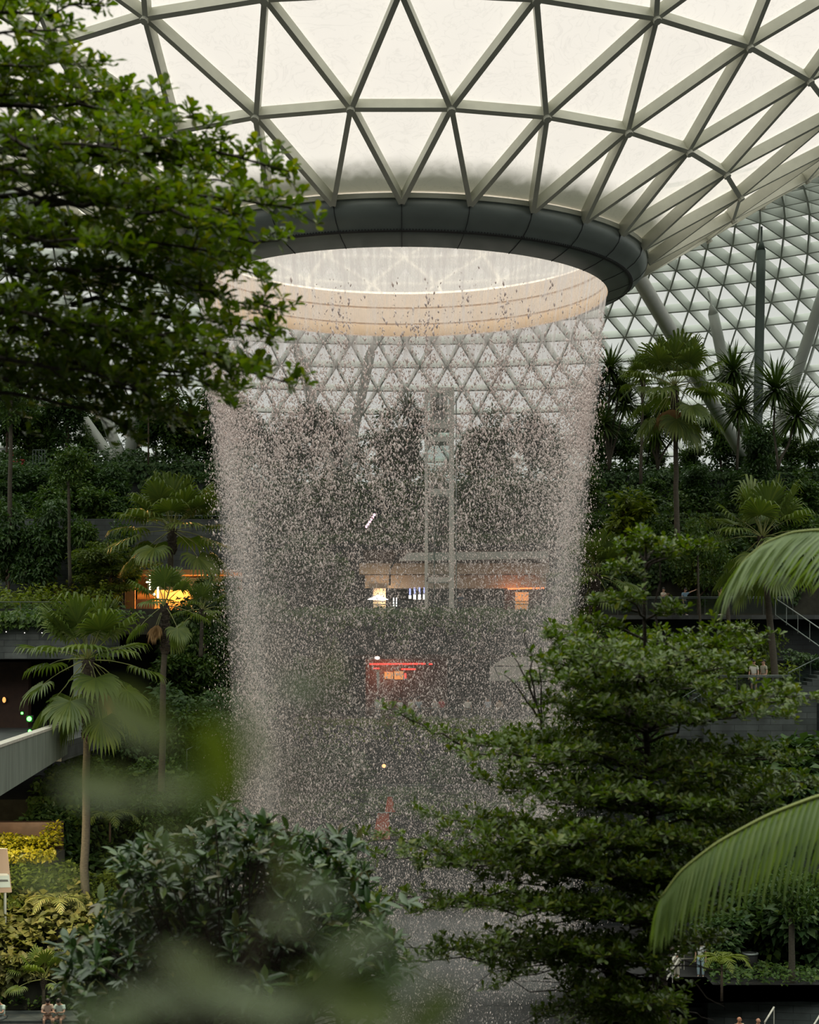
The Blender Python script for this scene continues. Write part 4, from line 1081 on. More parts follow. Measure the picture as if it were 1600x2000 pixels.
# broad-leaved shrub, bottom left
B2 = np.array([(430 - 800) / F * 9.0, 9.0, -5.2 + EZ])
sh = thing('broadleaf_shrub', 'near dark broad leaved shrub at the bottom left centre', 'shrub', B2)
LV = Leaves(); WD = MB()
hub = W(440, 1960, 9.0)
WD.tube(np.array([B2, hub]), [.075, .058], 9)
ends = [(420, 1600), (470, 1612), (520, 1615), (560, 1632), (375, 1635), (455, 1650), (500, 1660), (545, 1670), (410, 1672), (355, 1690), (610, 1640), (650, 1650), (640, 1690), (590, 1690), (680, 1665),
        (300, 1650), (265, 1665), (240, 1690), (330, 1730), (390, 1730), (440, 1740), (500, 1730), (560, 1740), (620, 1745), (670, 1730), (705, 1770), (650, 1790), (590, 1790), (530, 1800), (465, 1800), (400, 1800), (340, 1790),
        (270, 1770), (220, 1800), (180, 1835), (155, 1865), (215, 1850), (265, 1840), (310, 1850), (250, 1885), (200, 1900), (300, 1900), (360, 1870), (190, 1940), (430, 1860), (490, 1850), (550, 1850), (610, 1850), (670, 1850), (720, 1830), (690, 1890), (630, 1900), (560, 1900), (740, 1870), (350, 1930), (260, 1950), (500, 1920), (330, 1760), (290, 1800), (600, 1950), (690, 1960), (540, 1980)]
ends = ends + [(x + rng.normal(0, 26), y + abs(rng.normal(14, 24))) for x, y in ends for _ in range(3)]
for x, y in ends:
    Y = 9.0 + rng.normal(0, .38)
    e = W(x, y, Y); b = hub * .55 + e * .45 + np.array([0, 0, -.18])
    WD.tube(np.vstack([limb(hub, b, 0, 4), limb(b, e, .03, 4)[1:]]), np.linspace(.009, .003, 7), 4, False)
    up = unit(np.array([rng.normal(0, .35), -.35 + rng.normal(0, .35), .85]))
    rosette(LV, e, up, 11, .115, .40, T_LEAF, 1.0, .3)
    for q in range(3):
        c = e + rng.normal(0, .075, 3) - np.array([0, 0, .05 + .05 * q])
        rosette(LV, c, up + rng.normal(0, .5, 3), 8, .105, .40, T_LEAF, 1.0, .1)
LV.build('leaves', M['leaf_broad'], sh); WD.build('branches', M['barkdark'], sh, True)

# feather palm fronds at the right edge
def palm_frond(label, px, Ys, nl, Lf, hang, w, tail, lean=(0, 0, 0)):
    pts = [W(a, b, y) for (a, b), y in zip(px, Ys)]
    root = thing('palm_frond', label, 'palm frond', pts[0])
    LV = Leaves(); RC = MB()
    frond(LV, RC, pts, None, nl, Lf, hang, w, lean=lean)
    RC.tube(limb(pts[0], tail, .25, 8), np.linspace(.013, .028, 8), 7)
    LV.build('leaflets', M['frond'], root); RC.build('midrib', M['rachis'], root, True)
tail = E(3.2, 7.2, -5.2)
palm_frond('arching green palm frond hanging at the right edge above the walkway', [(1760, 1075), (1680, 1045), (1600, 1035), (1545, 1040), (1495, 1060), (1455, 1092), (1432, 1130)], [7.2] * 7, 46,
           lambda u: .44 * (1 - .45 * u ** 2), .55, .0105, tail, (-.2, 0, -.2))
palm_frond('lit green palm frond with comb like leaflets at the lower right edge', [(1790, 1545), (1690, 1540), (1600, 1554), (1500, 1592), (1400, 1646), (1330, 1700), (1292, 1752)], [6.2] * 7, 44,
           lambda u: .50 * (1 - .52 * u ** 1.5), .85, .0105, tail, (.05, 0, -.35))

# leaves right in front of the lens, far out of focus
bl_ = thing('close_sprig', 'sprig of soft green leaves very close at the lower left', 'sprig', W(330, 2350, .45))
LV = Leaves(); WD = MB()
close = [(255, 1400, .72, 30, 1.0), (190, 1540, .74, 5, .9), (330, 1545, .74, -5, .7), (650, 1300, .80, 60, .5), (590, 1345, .80, 20, .6), (90, 1720, .7, 10, .7), (420, 1480, .72, 70, 1.0), (480, 1440, .72, 60, .8), (380, 1560, .70, 75, .9), (620, 1740, .76, 20, .6), (690, 1850, .7, -25, .8), (560, 1800, .7, 15, .6), (380, 1900, .68, 30, .9), (300, 1960, .68, 0, 1.0), (480, 1960, .66, 10, 1.0), (620, 1935, .7, -20, .9), (760, 1925, .7, -35, .8), (200, 1990, .7, 15, .8), (840, 1985, .72, -50, .7), (700, 1985, .68, 0, .8), (560, 1700, .72, 80, .5), (330, 1640, .72, 60, .6)]
root0 = W(360, 2350, .45)
for x, y, Y, a, s in close:
    Y *= .6; s *= .6; c = W(x, y, Y); r = math.radians(a)
    d = np.array([math.cos(r), .25 * rng.normal(), -math.sin(r)])
    LV.add([c - d * .022 * s], d, np.array([.1, -.5, .85]) + rng.normal(0, .2, 3), .050 * s, .027 * s, T_LEAF)
    WD.tube(limb(root0, c, -.005, 6, .01), np.linspace(.0009, .0004, 6), 4, False)
st_ = E(root0[0], .45, -1.6); WD.tube(np.array([st_, st_ * .5 + root0 * .5, root0]), [.004, .003, .0015], 6)
LV.build('leaves', M['blur'], bl_); WD.build('stems', M['bark'], bl_, True)
# ------------------------------------------------------------------ columns
def column(label, pts, r0, r1=None, mat='tube', cap=None):
    P = np.array(pts); root = thing('roof_column', label, 'column', P[0], 'columns carrying the glass roof')
    MB().tube(np.array([P[0] * (1 - t) + P[-1] * t for t in np.linspace(0, 1, 9)]) if len(P) == 2 else P, np.linspace(r0, r1 or r0, 9 if len(P) == 2 else len(P)), 20).build('shaft', M[mat], root, True)
    d = unit(P[-1] - P[-2])
    MB().tube([P[-1] - d * .05, P[-1] + d * .55, P[-1] + d * .6, P[-1] + d * 1.6], [(r1 or r0), .14, .07, .07], 14).build('end_cone', M[mat], root, True)
    MB().tube([P[0] - [0, 0, .1], P[0] + [0, 0, .18]], [r0 * 1.5, r0 * 1.35], 16).build('base_plate', M['steel'], root, True)
    return root
column('upright dark green column at the right of the dome', [W(1477, 1003, 104), W(1487, 490, 104)], .31, .30, 'tubegreen')
column('long white column leaning from the ring down to the right', [W(1462, 905, 112), W(1205, 470, 83)], .46, .42)
column('short white tapered column leaning left, right of the tallest fan palm', [W(1456, 905, 113), W(1393, 612, 108)], .52, .36)
column('white column leaning right at the right edge', [W(1498, 905, 113), W(1612, 560, 105)], .42, .38)
column('white column leaning far left from the left foot', [W(224, 905, 108), W(88, 712, 108)], .40, .34)
column('white column leaning slightly left from the left foot', [W(238, 905, 108.6), W(165, 700, 108)], .40, .34)
column('white column leaning right from the left foot', [W(251, 905, 109.2), W(292, 600, 106)], .40, .34)
column('pale column leaning right behind the falling water', [W(668, 948, 121), W(724, 690, 119)], .42, .36)
column('pale column leaning left behind the falling water', [W(655, 948, 121), W(582, 690, 119)], .42, .36)

# lift tower behind the water
Yl = 106.0
lift = thing('lift_tower', 'slim pale steel lift tower behind the falling water', 'lift', E(1.98, Yl, 1.6))
xl, xr = (833 - 800) / F * Yl, (882 - 800) / F * Yl
zt = (HY - 757) / F * Yl
for x, y, w in ((xr, Yl, .34), (xl, Yl, .20), (xr, Yl + 2.0, .22), (xl, Yl + 2.0, .20)):
    MB().box(x - w / 2, x + w / 2, y - w / 2, y + w / 2, 1.6 + EZ, zt + EZ).build('post', M['greyfascia'], lift)
for py in (762, 832, 858, 960, 1132):
    z = (HY - py) / F * Yl
    b = MB()
    for y in (Yl, Yl + 2): b.box(xl, xr, y - .1, y + .1, z - .17 + EZ, z + .17 + EZ)
    for x in (xl, xr): b.box(x - .09, x + .09, Yl, Yl + 2, z - .17 + EZ, z + .17 + EZ)
    b.build('cross_frame', M['greyfascia'], lift)
zc = (HY - 828) / F * Yl
c = MB().box(xl + .25, xr - .25, Yl + .3, Yl + 1.8, zc + EZ, zc + 2.1 + EZ).build('lift_cab', M['greyfascia'], lift)
MB().box(xl + .45, xr - .45, Yl + .24, Yl + .30, zc + .35 + EZ, zc + 1.8 + EZ).build('cab_window', M['dark'], c)
b = MB(); b.box(xl + .05, xr - .1, Yl - .02, Yl + .02, 1.7 + EZ, zt - .2 + EZ); b.box(xl - .02, xl + .02, Yl + .1, Yl + 1.9, 1.7 + EZ, zt - .2 + EZ)
b.build('glass_wall', M['railglass'], lift)
for x in (xl + .55, xr + .35): MB().box(x - .04, x + .04, Yl + 1, Yl + 1.08, 1.6 + EZ, zt - .4 + EZ).build('guide_rail', M['steel'], lift)

# ------------------------------------------------------------------ railings
def railing(label, A, B, h=1.05, n=6, glass=True, rails=(1.0,), r=.028, mat='railsteel', name='railing'):
    A = np.asarray(A, float); B = np.asarray(B, float)
    root = thing(name, label, 'railing', A)
    for f in rails:
        MB().tube([A + [0, 0, h * f], B + [0, 0, h * f]], r, 8).build('hand_rail' if f == 1.0 else 'lower_rail', M[mat], root, True)
    for k in range(n + 1):
        P = A + (B - A) * k / n
        MB().bar(P - [0, 0, .08], P + [0, 0, h - .01], .05, .03).build('post', M[mat], root)
    if glass:
        for k in range(n):
            P = A + (B - A) * (k + .04) / n; Q = A + (B - A) * (k + .96) / n
            MB().add([P + [0, .006, .08], Q + [0, .006, .08], Q + [0, .006, h - .06], P + [0, .006, h - .06], P + [0, -.006, .08], Q + [0, -.006, .08], Q + [0, -.006, h - .06], P + [0, -.006, h - .06]], MB.BOXF).build('glass_panel', M['railglass'], root)
    return root
railing('glass railing along the front of the right walkway', E(9.1, 95.35, 1.5), E(23.0, 94.6, 1.5), 1.08, 8, True, (1.0, .93), .035)
railing('bright sloping handrail at the top right of the walkway', W(1515, 1203, 94.5), W(1606, 1268, 87), 1.05, 4, True, (1.0, .05), .035, 'steel')
railing('glass railing round the landing of the couple in pale shirts', W(1405, 1356, 78.3), W(1545, 1356, 78.3), .93, 4, True, (1.0, .92), .03)
railing('sloping rail of the stairs below the landing', W(1335, 1398, 77.4), W(1405, 1356, 78.3), .93, 2, True, (1.0, .55), .03)
railing('sloping rail of the stairs rising right of the landing', W(1540, 1352, 81.4), W(1604, 1318, 85.6), 1.0, 3, True, (1.0,), .03)
railing('glass railing in the ivy above the left planter wall', E(-31.5, 78.4, .86), E(-15.6, 79.6, .86), 1.05, 8, True, (1.0,), .025)
railing('two pipe rail on the middle left terrace beside the big palm', E(-19.0, 100.15, 7.25), E(-10.4, 101.1, 7.25), .95, 6, False, (1.0, .72), .035)
railing('grey picket fence on the top left terrace', E(-24.8, 103.8, 11.5), E(-24.0, 103.8, 11.5), 1.0, 4, False, (1.0, .1), .03)
railing('glass railing before the upper restaurant', E(-3.0, 108.2, 1.6), E(9.8, 108.2, 1.6), 1.05, 8, True, (1.0, .8), .03)
railing('glass railing before the red lit restaurant with people along it', E(-3.2, 98.2, -5.3), E(9.0, 98.2, -5.3), 1.05, 8, True, (1.0,), .03)
railing('pale rail of the pool edge low behind the water', E(-3.6, 92.4, -9.5), E(4.8, 92.4, -9.5), 1.0, 5, True, (1.0,), .03)
railing('shiny stair handrail slanting down by the lower right landing', W(1297, 1944, 67.4), W(1330, 1888, 69.6), .9, 2, False, (1.0, .55), .05, 'coping', 'stair_rail')
railing('pale level rail behind the person filming on the lower right landing', W(1285, 1905, 71.6), W(1362, 1905, 71.8), 1.0, 3, False, (1.0, .75), .035, 'coping')
railing('shiny stair handrail by the planter wall at the bottom edge', W(1494, 2040, 64), W(1512, 2010, 64.7), .9, 1, False, (1.0,), .04, 'coping', 'stair_rail')
railing('shiny stair handrail in the bottom right corner', W(1584, 2055, 63.5), W(1604, 2022, 64.6), .9, 1, False, (1.0,), .04, 'coping', 'stair_rail')
railing('pale sloping rail deep in the trees on the left', W(365, 1500, 78), W(440, 1462, 82), .9, 2, False, (1.0,), .03)

def stairs(name, label, A, B, width, n, mat):
    """solid flight from low A to high B, treads running along y"""
    m = MB(); A = np.asarray(A, float); B = np.asarray(B, float)
    for k in range(n):
        P = A + (B - A) * k / n; Q = A + (B - A) * (k + 1) / n
        x0, x1 = sorted((P[0], Q[0]))
        m.box(x0, x1 + .002, P[1], P[1] + width, A[2] - .6, Q[2])
    struct(name, m, M[mat], label, 'stairs')
stairs('stair_landing', 'stone stairs climbing to the landing of the couple', E(13.0, 78.6, -4.3), E(14.6, 78.6, -2.72), 1.8, 9, 'stone')
stairs('stair_upper', 'stone stairs rising right of the landing', E(20.2, 82.2, -2.72), E(23.4, 82.2, -.6), 1.8, 12, 'stone')

# ------------------------------------------------------------------ the bridge on the left
br = thing('footbridge', 'grey footbridge with a solid side crossing in from the left edge', 'bridge', E(-13.4, 46, -5.6))
pA, pB = (-12.95, 40.0), (-14.75, 68.0)
def off(p, dx): return (p[0] + dx, p[1])
def strip(x0, x1, z0a, z1a, z0b, z1b):
    V = []
    for (p, z0, z1) in ((pA, z0a, z1a), (pB, z0b, z1b)):
        V += [[p[0] + x0, p[1], z0 + EZ], [p[0] + x1, p[1], z0 + EZ], [p[0] + x1, p[1], z1 + EZ], [p[0] + x0, p[1], z1 + EZ]]
    return MB().add(V, [[0, 1, 2, 3], [7, 6, 5, 4], [0, 4, 5, 1], [1, 5, 6, 2], [2, 6, 7, 3], [3, 7, 4, 0]])
strip(-.22, 0, -5.55, -3.62, -4.92, -3.62).build('side_wall', M['conc'], br)
strip(-.34, .03, -3.62, -3.52, -3.62, -3.52).build('coping', M['coping'], br)
strip(-4.2, -.22, -5.3, -4.5, -4.9, -4.45).build('deck', M['pave'], br)
strip(-4.4, -4.2, -5.55, -3.62, -4.92, -3.62).build('side_wall', M['conc'], br)
strip(-.48, -.34, -4.45, -4.25, -4.40, -4.2).build('kerb', M['dark'], br)

M['green_glow'] = glow('green_lamp', (.05, 1.0, .05), 14)
def lamp(name, label, cat, P, r, mat, group=None, sc=(1, 1, 1), housing=None):
    root = thing(name, label, cat, P, group)
    MB().ball(P, r, 12, 8, sc).build('lens' if housing else 'bulb', mat, root, True)
    if housing == 'box':
        MB().box(P[0] - r * 1.3, P[0] + r * 1.3, P[1] + r * .2, P[1] + r * 2.2, P[2] - r * 1.3, P[2] + r * 1.3).build('housing', M['dark'], root)
    elif housing == 'cord':
        MB().tube([P + [0, 0, r * .8], P + [0, 0, 1.0]], .012, 5).build('cord', M['dark'], root)
    return root
lamp('green_spotlight', 'brightest of the green floor lights in the underpass', 'light', W(57, 1404, 70.4) , .11, M['green_glow'], None, housing='box')
lamp('green_spotlight', 'small green light deepest in the underpass', 'light', W(43, 1393, 76), .06, M['green_glow'], None, housing='box')
lamp('green_spotlight', 'green light just over the coping of the bridge', 'light', W(58, 1428, 62), .06, M['green_glow'], None, housing='box')
M['amber'] = glow('amber_lamp', (1.0, .42, .12), 1.5)
lamp('wall_lantern', 'dim amber lantern at the far left of the underpass', 'light', W(8, 1367, 78.8), .09, M['amber'], None, (1, 1, 1.6), 'box')
M['pin'] = glow('pin_light', (1, .9, .75), 6)
for i, (x, y, Y) in enumerate([(12, 1234, 75.0), (48, 1236, 75.5), (82, 1236, 75.9)]):
    lamp('recessed_light', ORD[i] + ' of the tiny lights set in the left planter wall', 'light', W(x, y, Y), .020, M['pin'], 'tiny wall lights', housing='box')
for i, (x, y) in enumerate([(272, 1068), (335, 1069), (398, 1070)]):
    lamp('recessed_light', ORD[i] + ' of the tiny lights above the orange cafe', 'light', W(x, y, 95.0), .022, M['pin'], 'tiny wall lights', housing='box')

# ------------------------------------------------------------------ the orange lit cafe
M['cafewall'] = paint('cafe_plaster', (.55, .24, .07), .7, vary=.25, scale=1.5)
M['warmglow'] = glow('warm_tube', (1.0, .82, .55), 9)
cf = thing('cafe', 'small orange lit cafe room under the dark brick wall', 'cafe', E(-14, 95.2, 1.7))
MB().box(-17.2, -10.6, 99.6, 99.9, 1.7 + EZ, 4.25 + EZ).build('back_wall', M['cafewall'], cf)
MB().box(-17.25, -16.6, 95.3, 95.5, 1.7 + EZ, 4.2 + EZ).build('side_panel', M['cafewall'], cf)
MB().box(-17.2, -10.6, 95.1, 95.35, 3.93 + EZ, 4.24 + EZ).build('fascia', M['cafewall'], cf)
MB().box(-15.8, -11.4, 97.6, 97.9, 1.7 + EZ, 3.1 + EZ).build('counter', M['cafewall'], cf)
MB().box(-16.4, -11.0, 98.6, 98.8, 3.1 + EZ, 3.9 + EZ).build('dark_shelf', M['dark'], cf)
MB().box(-17.0, -15.8, 97.0, 97.2, 1.7 + EZ, 2.5 + EZ).build('bench', M['wood'], cf)
for i, (x, y0, y1, lb) in enumerate([(293, 1122, 1152, 'longer upper'), (308.5, 1137, 1168, 'lower')]):
    A, B = W(x, y1, 96.4), W(x, y0, 96.4)
    t = thing('tube_lamp', lb + ' of the two glowing vertical tube lamps in the orange cafe', 'lamp', A, 'lamps of the orange cafe')
    MB().tube([A, B], .05, 8).build('tube', M['warmglow'], t, True)
    MB().tube([B, B + [0, 0, .12]], .06, 8).build('end_cap', M['dark'], t, True)
    MB().tube([B, np.array([B[0], B[1], 4.2 + EZ])], .012, 5).build('cord', M['dark'], t)
for x, y, lb in [(287.5, 1136, 'uppermost'), (307, 1144, 'middle'), (300.5, 1161, 'lowest')]:
    lamp('globe_lamp', lb + ' of the three round glowing globe lamps in the orange cafe', 'lamp', W(x, y, 96.2), .085, M['warmglow'], 'lamps of the orange cafe', housing='cord')

def plight(P, power, col, r=.15, kind='POINT'):
    l = bpy.data.lights.new('lamp_light', kind); l.energy = power; l.color = col; l.shadow_soft_size = r
    o = bpy.data.objects.new('lamp_light', l); link(o); o.location = tuple(P); return o
plight(E(-14.6, 96.3, 3.5), 620, (1, .55, .2)); plight(E(-12.6, 96.4, 3.6), 420, (1, .55, .2))
plight(E(-16.6, 65.2, -7.2), 700, (1, .80, .45), .2)       # garden lamps under the bridge
plight(E(-14.2, 62.0, -9.4), 800, (1, .86, .62), .2)

# ------------------------------------------------------------------ upper restaurant
ur = thing('upper_restaurant', 'restaurant under a stepped beige roof edge behind the water', 'restaurant', E(3.4, 112.6, 1.75))
MB().prism([(-3.3, 112.6), (10.2, 112.4), (10.2, 114.9), (-3.3, 114.9)], 5.55 + EZ, 6.45 + EZ).build('roof_edge', M['wood'], ur)
MB().prism([(-3.6, 112.9), (10.0, 112.7), (10.0, 114.9), (-3.6, 114.9)], 4.72 + EZ, 5.5 + EZ).build('middle_band', M['beige'], ur)
MB().prism([(-3.2, 113.2), (9.8, 113.0), (9.8, 114.9), (-3.2, 114.9)], 3.72 + EZ, 4.66 + EZ).build('lower_band', M['beige'], ur)
MB().add([[-.75, 112.3, 5.62 + EZ], [9.9, 112.2, 5.80 + EZ], [9.9, 112.2, 6.32 + EZ], [-.1, 112.3, 6.22 + EZ], [-.75, 112.6, 5.62 + EZ], [9.9, 112.5, 5.80 + EZ], [9.9, 112.5, 6.32 + EZ], [-.1, 112.6, 6.22 + EZ]], MB.BOXF).build('sloping_panel', M['greyfascia'], ur)
MB().tube([E(-1.4, 112.4, 3.9), E(-1.4, 112.4, 5.0), E(-.7, 112.4, 6.2)], .07, 6).build('strut', M['dark'], ur)
MB().box(-2.6, -1.7, 112.8, 114, 1.75 + EZ, 3.7 + EZ).build('pillar', M['beige'], ur)
MB().box(6.9, 9.6, 114.5, 115, 1.75 + EZ, 3.7 + EZ).build('red_wall', M['wood'], ur)
M['white_glow'] = glow('white_lamp_canopy_glow', (1, .95, .9), 4.0)
M['pink_glow'] = glow('pink_lamp', (1, .45, .62), 9)
M['red_glow'] = glow('red_neon', (1, .045, .03), 2.6)
M['orange_glow'] = glow('orange_neon', (1, .24, .06), 2.2)
M['box_glow'] = glow('lightbox_counter_glow', (1, .36, .10), 1.0)
M['blue_glow'] = glow('blue_lamp', (.45, .5, 1.0), 1.6)
for i, px in enumerate([801, 810, 819.5, 829]):
    P = W(px, 1166, 112); t = thing('upright_lamp', ORD[i] + ' of the white upright light panels under the beige roof', 'lamp', P, 'white light panels')
    h = .36 if i else .22
    MB().box(P[0] - .09, P[0] + .09, P[1], P[1] + .05, P[2] - h / 2, P[2] + h / 2).build('panel', M['white_glow'], t)
    MB().box(P[0] - .06, P[0] + .06, P[1], P[1] + .05, P[2] + h / 2 + .05, P[2] + h / 2 + .5).build('violet_panel', M['blue_glow'], t)
for i, px in enumerate([769, 774.5]):
    P = W(px, 1176, 110); t = thing('strip_lamp', ('left' if i == 0 else 'right') + ' of two thin white light strips by the beige pillar', 'lamp', P, 'thin light strips')
    MB().box(P[0] - .04, P[0] + .04, P[1], P[1] + .05, P[2] - .3, P[2] + .3).build('strip', M['white_glow'], t)
t = thing('glowing_umbrella', 'white glowing umbrella at the left end of the upper restaurant', 'umbrella', W(738, 1195, 109))
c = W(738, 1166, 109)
MB().tube([W(738, 1197, 109), c], .03, 6).build('pole', M['steel'], t); MB().lathe([(.02, c[2] + .15), (.75, c[2] - .18)], 12, (c[0], c[1])).build('canopy', M['white_glow'], t, True)  # canopy glows by itself, standing in for lamplight on its cloth
def neon(label, a, b, Y, r, mat, grp='neon strips'):
    A, B = W(a[0], a[1], Y), W(b[0], b[1], Y); t = thing('neon_strip', label, 'neon light', A, grp)
    MB().tube([A, B], r, 8).build('tube', M[mat], t, True)
    MB().bar(A + [0, r * 1.5, 0], B + [0, r * 1.5, 0], r * 2, r * 2.4).build('backing', M['dark'], t)
neon('orange neon strip under the right end of the beige roof', (992, 1150), (1063, 1148.5), 111.5, .06, 'orange_glow')
MB_ = thing('orange_counter', 'counter with a self glowing orange front under the orange neon strip', 'counter', W(1020, 1200, 111))
P = W(1020, 1180, 111); MB().box(P[0] - .45, P[0] + .45, P[1], P[1] + .6, 1.75 + EZ, P[2] + .85).build('counter_front', M['box_glow'], MB_); MB().box(P[0] - .5, P[0] + .5, P[1] - .05, P[1] + .65, P[2] + .85, P[2] + .9).build('counter_board', M['wood'], MB_)  # counter front emits its own orange in place of neon light falling on it
lb_ = thing('stage_lights', 'slanting bar of pink lamps high left behind the water', 'light', W(722, 1018, 113))
MB().bar(W(713, 1032, 113), W(734, 1002, 113), .10, .10).build('bar', M['dark'], lb_)
for k in range(6):
    f = (k + .5) / 6; MB().ball(W(714 + 19 * f, 1031 - 28 * f, 112.85), .085, 10, 6).build('lamp', M['pink_glow'], lb_, True)

# ------------------------------------------------------------------ lower restaurant
neon('long red neon strip across the lower restaurant', (722, 1297), (831, 1296.5), 104, .055, 'red_glow')
neon('short red neon piece right of the long red strip', (838, 1297), (845, 1297), 104, .045, 'red_glow')
neon('short red neon strip under the left end of the long one', (726, 1305.5), (741, 1305.5), 104, .045, 'red_glow')
neon('short orange red neon strip in the middle of the lower restaurant', (784, 1307), (812, 1307), 104.4, .05, 'red_glow')
lr = thing('lower_restaurant', 'red lit restaurant front behind the rail of people', 'restaurant', E(0, 105, -5.2))
MB().box(-4.0, 10.5, 104.9, 105.15, -1.25 + EZ, -.95 + EZ).build('fascia', M['wood'], lr)
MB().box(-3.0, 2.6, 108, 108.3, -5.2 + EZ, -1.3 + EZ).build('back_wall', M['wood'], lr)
MB().box(-2.5, 1.2, 106.2, 106.8, -5.2 + EZ, -4.1 + EZ).build('bar_counter', M['wood'], lr)
for x0, x1, y0, y1, lb in [(751, 768, 1313, 1326, 'left'), (770, 788, 1311, 1327, 'right')]:
    A, B = W(x0, y1, 106), W(x1, y0, 106); t = thing('light_box', lb + ' of two orange light boxes in the red lit restaurant', 'lamp', A, 'orange light boxes')
    MB().box(A[0], B[0], A[1], A[1] + .12, A[2], B[2]).build('front', M['box_glow'], t); MB().box(A[0] - .03, B[0] + .03, A[1] + .05, A[1] + .15, A[2] - .03, B[2] + .03).build('case', M['dark'], t)
A, B = W(790, 1325, 105), W(794, 1315, 105); t = thing('light_box', 'small red upright light box in the lower restaurant', 'lamp', A)
MB().box(A[0], B[0], A[1], A[1] + .1, A[2], B[2]).build('front', M['red_glow'], t)
lamp('pendant_lamp', 'bright pinkish lamp at the top left of the lower restaurant', 'lamp', W(737, 1285, 103.5), .13, glow('warm_pink', (1, .62, .5), 8), None, (1.3, 1, .8), 'cord')
plight(E(-1.5, 106.0, -2.2), 700, (1, .22, .08), .3); plight(E(-2.0, 112.2, 3.0), 130, (1, .75, .5), .2); plight(E(7.4, 112.4, 3.0), 80, (1, .3, .1), .2)
t = thing('sign_post', 'slim grey sign post at the left of the red lit restaurant', 'sign', W(738, 1385, 102))
MB().tube([W(738, 1400, 102), W(738, 1310, 102)], .03, 6).build('pole', M['steel'], t); A, B = W(736, 1343, 102), W(741, 1312, 102)
MB().box(A[0], B[0], A[1] - .05, A[1] + .02, A[2], B[2]).build('panel', M['greyfascia'], t); MB().box(A[0] - .12, B[0] + .12, A[1] - .06, A[1] + .06, B[2], B[2] + .09).build('cap', M['beige'], t)
# pale screens on the right behind the water
aw = thing('canvas_screen', 'pale grey canvas screen right of the red lit restaurant', 'screen', W(1000, 1410, 101))
def quad3(pts, Y, d):
    V = [W(x, y, Y) for x, y in pts] + [W(x, y, Y) + [0, d, 0] for x, y in pts]
    return MB().add(V, MB.BOXF)
quad3([(956, 1330), (1110, 1330), (1110, 1302), (958, 1302)], 101, .06).build('lower_sheet', M['awning'], aw)
quad3([(960, 1300), (1110, 1300), (1110, 1283), (990, 1283)], 101.3, .06).build('upper_sheet', M['awning'], aw)
for px in (958, 1030, 1100): MB().tube([W(px, 1412, 101.1), W(px, 1283, 101.1)], .04, 6).build('post', M['steel'], aw)
MB().tube([W(962, 1296, 100.9), W(985, 1345, 100.9)], .03, 6).build('brace', M['tubegreen'], aw)
# red cloths low behind the water
for pts, lb in [([(728, 1640), (762, 1640), (760, 1588), (738, 1588)], 'larger red orange cloth panel hanging low behind the water'), ([(752, 1586), (772, 1586), (766, 1556), (757, 1556)], 'smaller orange cloth panel above the larger one low behind the water')]:
    t = thing('cloth_banner', lb, 'banner', W(pts[0][0], pts[0][1], 90)); quad3(pts, 90, .05).build('cloth', paint('red_cloth', (.60, .13, .06), .8), t)
    MB().tube([W(pts[3][0] - 3, pts[3][1] - 1, 89.95), W(pts[2][0] + 3, pts[2][1] - 1, 89.95)], .03, 6).build('rod', M['steel'], t)
P = W(845, 1513, 96); t = thing('strip_lamp', 'bluish white upright lamp low behind the water', 'lamp', P); MB().box(P[0] - .05, P[0] + .05, P[1], P[1] + .05, P[2] - .3, P[2] + .3).build('strip', glow('cool', (.6, .68, 1), 1.0), t); MB().box(P[0] - .03, P[0] + .03, P[1] + .02, P[1] + .08, -9.5 + EZ, P[2]).build('pole', M['dark'], t)
t = thing('lantern', 'small orange lantern on the basement terrace behind the water', 'lamp', W(752, 1498, 96)); MB().ball(W(750, 1496, 96), .12, 10, 6).build('bulb', glow('lant', (1, .4, .15), 3), t, True); MB().tube([W(750, 1496, 96.05), E(W(750, 1496, 96)[0], 96.05, -9.5)], .025, 5).build('pole', M['dark'], t)

# things on the terraces
for (x0, x1, y0, y1), lb in [((16, 48, 897, 908), 'low wide'), ((17, 26, 883, 890), 'small upper')]:
    A, B = W(x0, y1, 104.6), W(x1, y0, 104.6); t = thing('red_sign', lb + ' red sign board on the top left terrace', 'sign', np.array([A[0], A[1], 11.5 + EZ]))
    MB().box(A[0], B[0], A[1], A[1] + .1, A[2], B[2]).build('board', paint('sign_red', (.42, .035, .03), .5), t); MB().box(A[0] + .1, A[0] + .16, A[1] + .1, A[1] + .16, 11.5 + EZ, B[2]).build('stand', M['dark'], t)
sb = thing('sign_board', 'beige information board with a pale blue picture at the lower left edge', 'sign', W(8, 1750, 64.9))
V = [W(x, y, 64.9) for x, y in [(-60, 1745), (22, 1743), (13, 1658), (-60, 1655)]]
MB().add(V + [v + [0, .12, 0] for v in V], MB.BOXF).build('board', paint('board_beige', (.34, .26, .20), .6), sb)
for i, (pts, c) in enumerate([([(-58, 1735), (20.5, 1733), (17.5, 1708), (-58, 1706)], (.42, .50, .48)), ([(-58, 1712), (15, 1710), (14, 1706), (-58, 1706)], (.62, .62, .56)), ([(-58, 1724), (16, 1722), (15, 1718), (-58, 1718)], (.10, .11, .11))]):
    V = [W(x, y, 64.85 - i * .012) for x, y in pts]; MB().add(V + [v + [0, .03, 0] for v in V], MB.BOXF).build('picture', paint('picture_%d' % i, c, .5), sb)
for px in (-40, 10): MB().tube([E(W(px, 1740, 65)[0], 65, -12.9), W(px, 1740, 65)], .06, 8).build('leg', M['steel'], sb)
bn = thing('litter_bin', 'dark round litter bin behind the planter wall at the lower right', 'bin', E((1465 - 800) / F * 71, 71, -15))
bx, by = (1465 - 800) / F * 71, 71
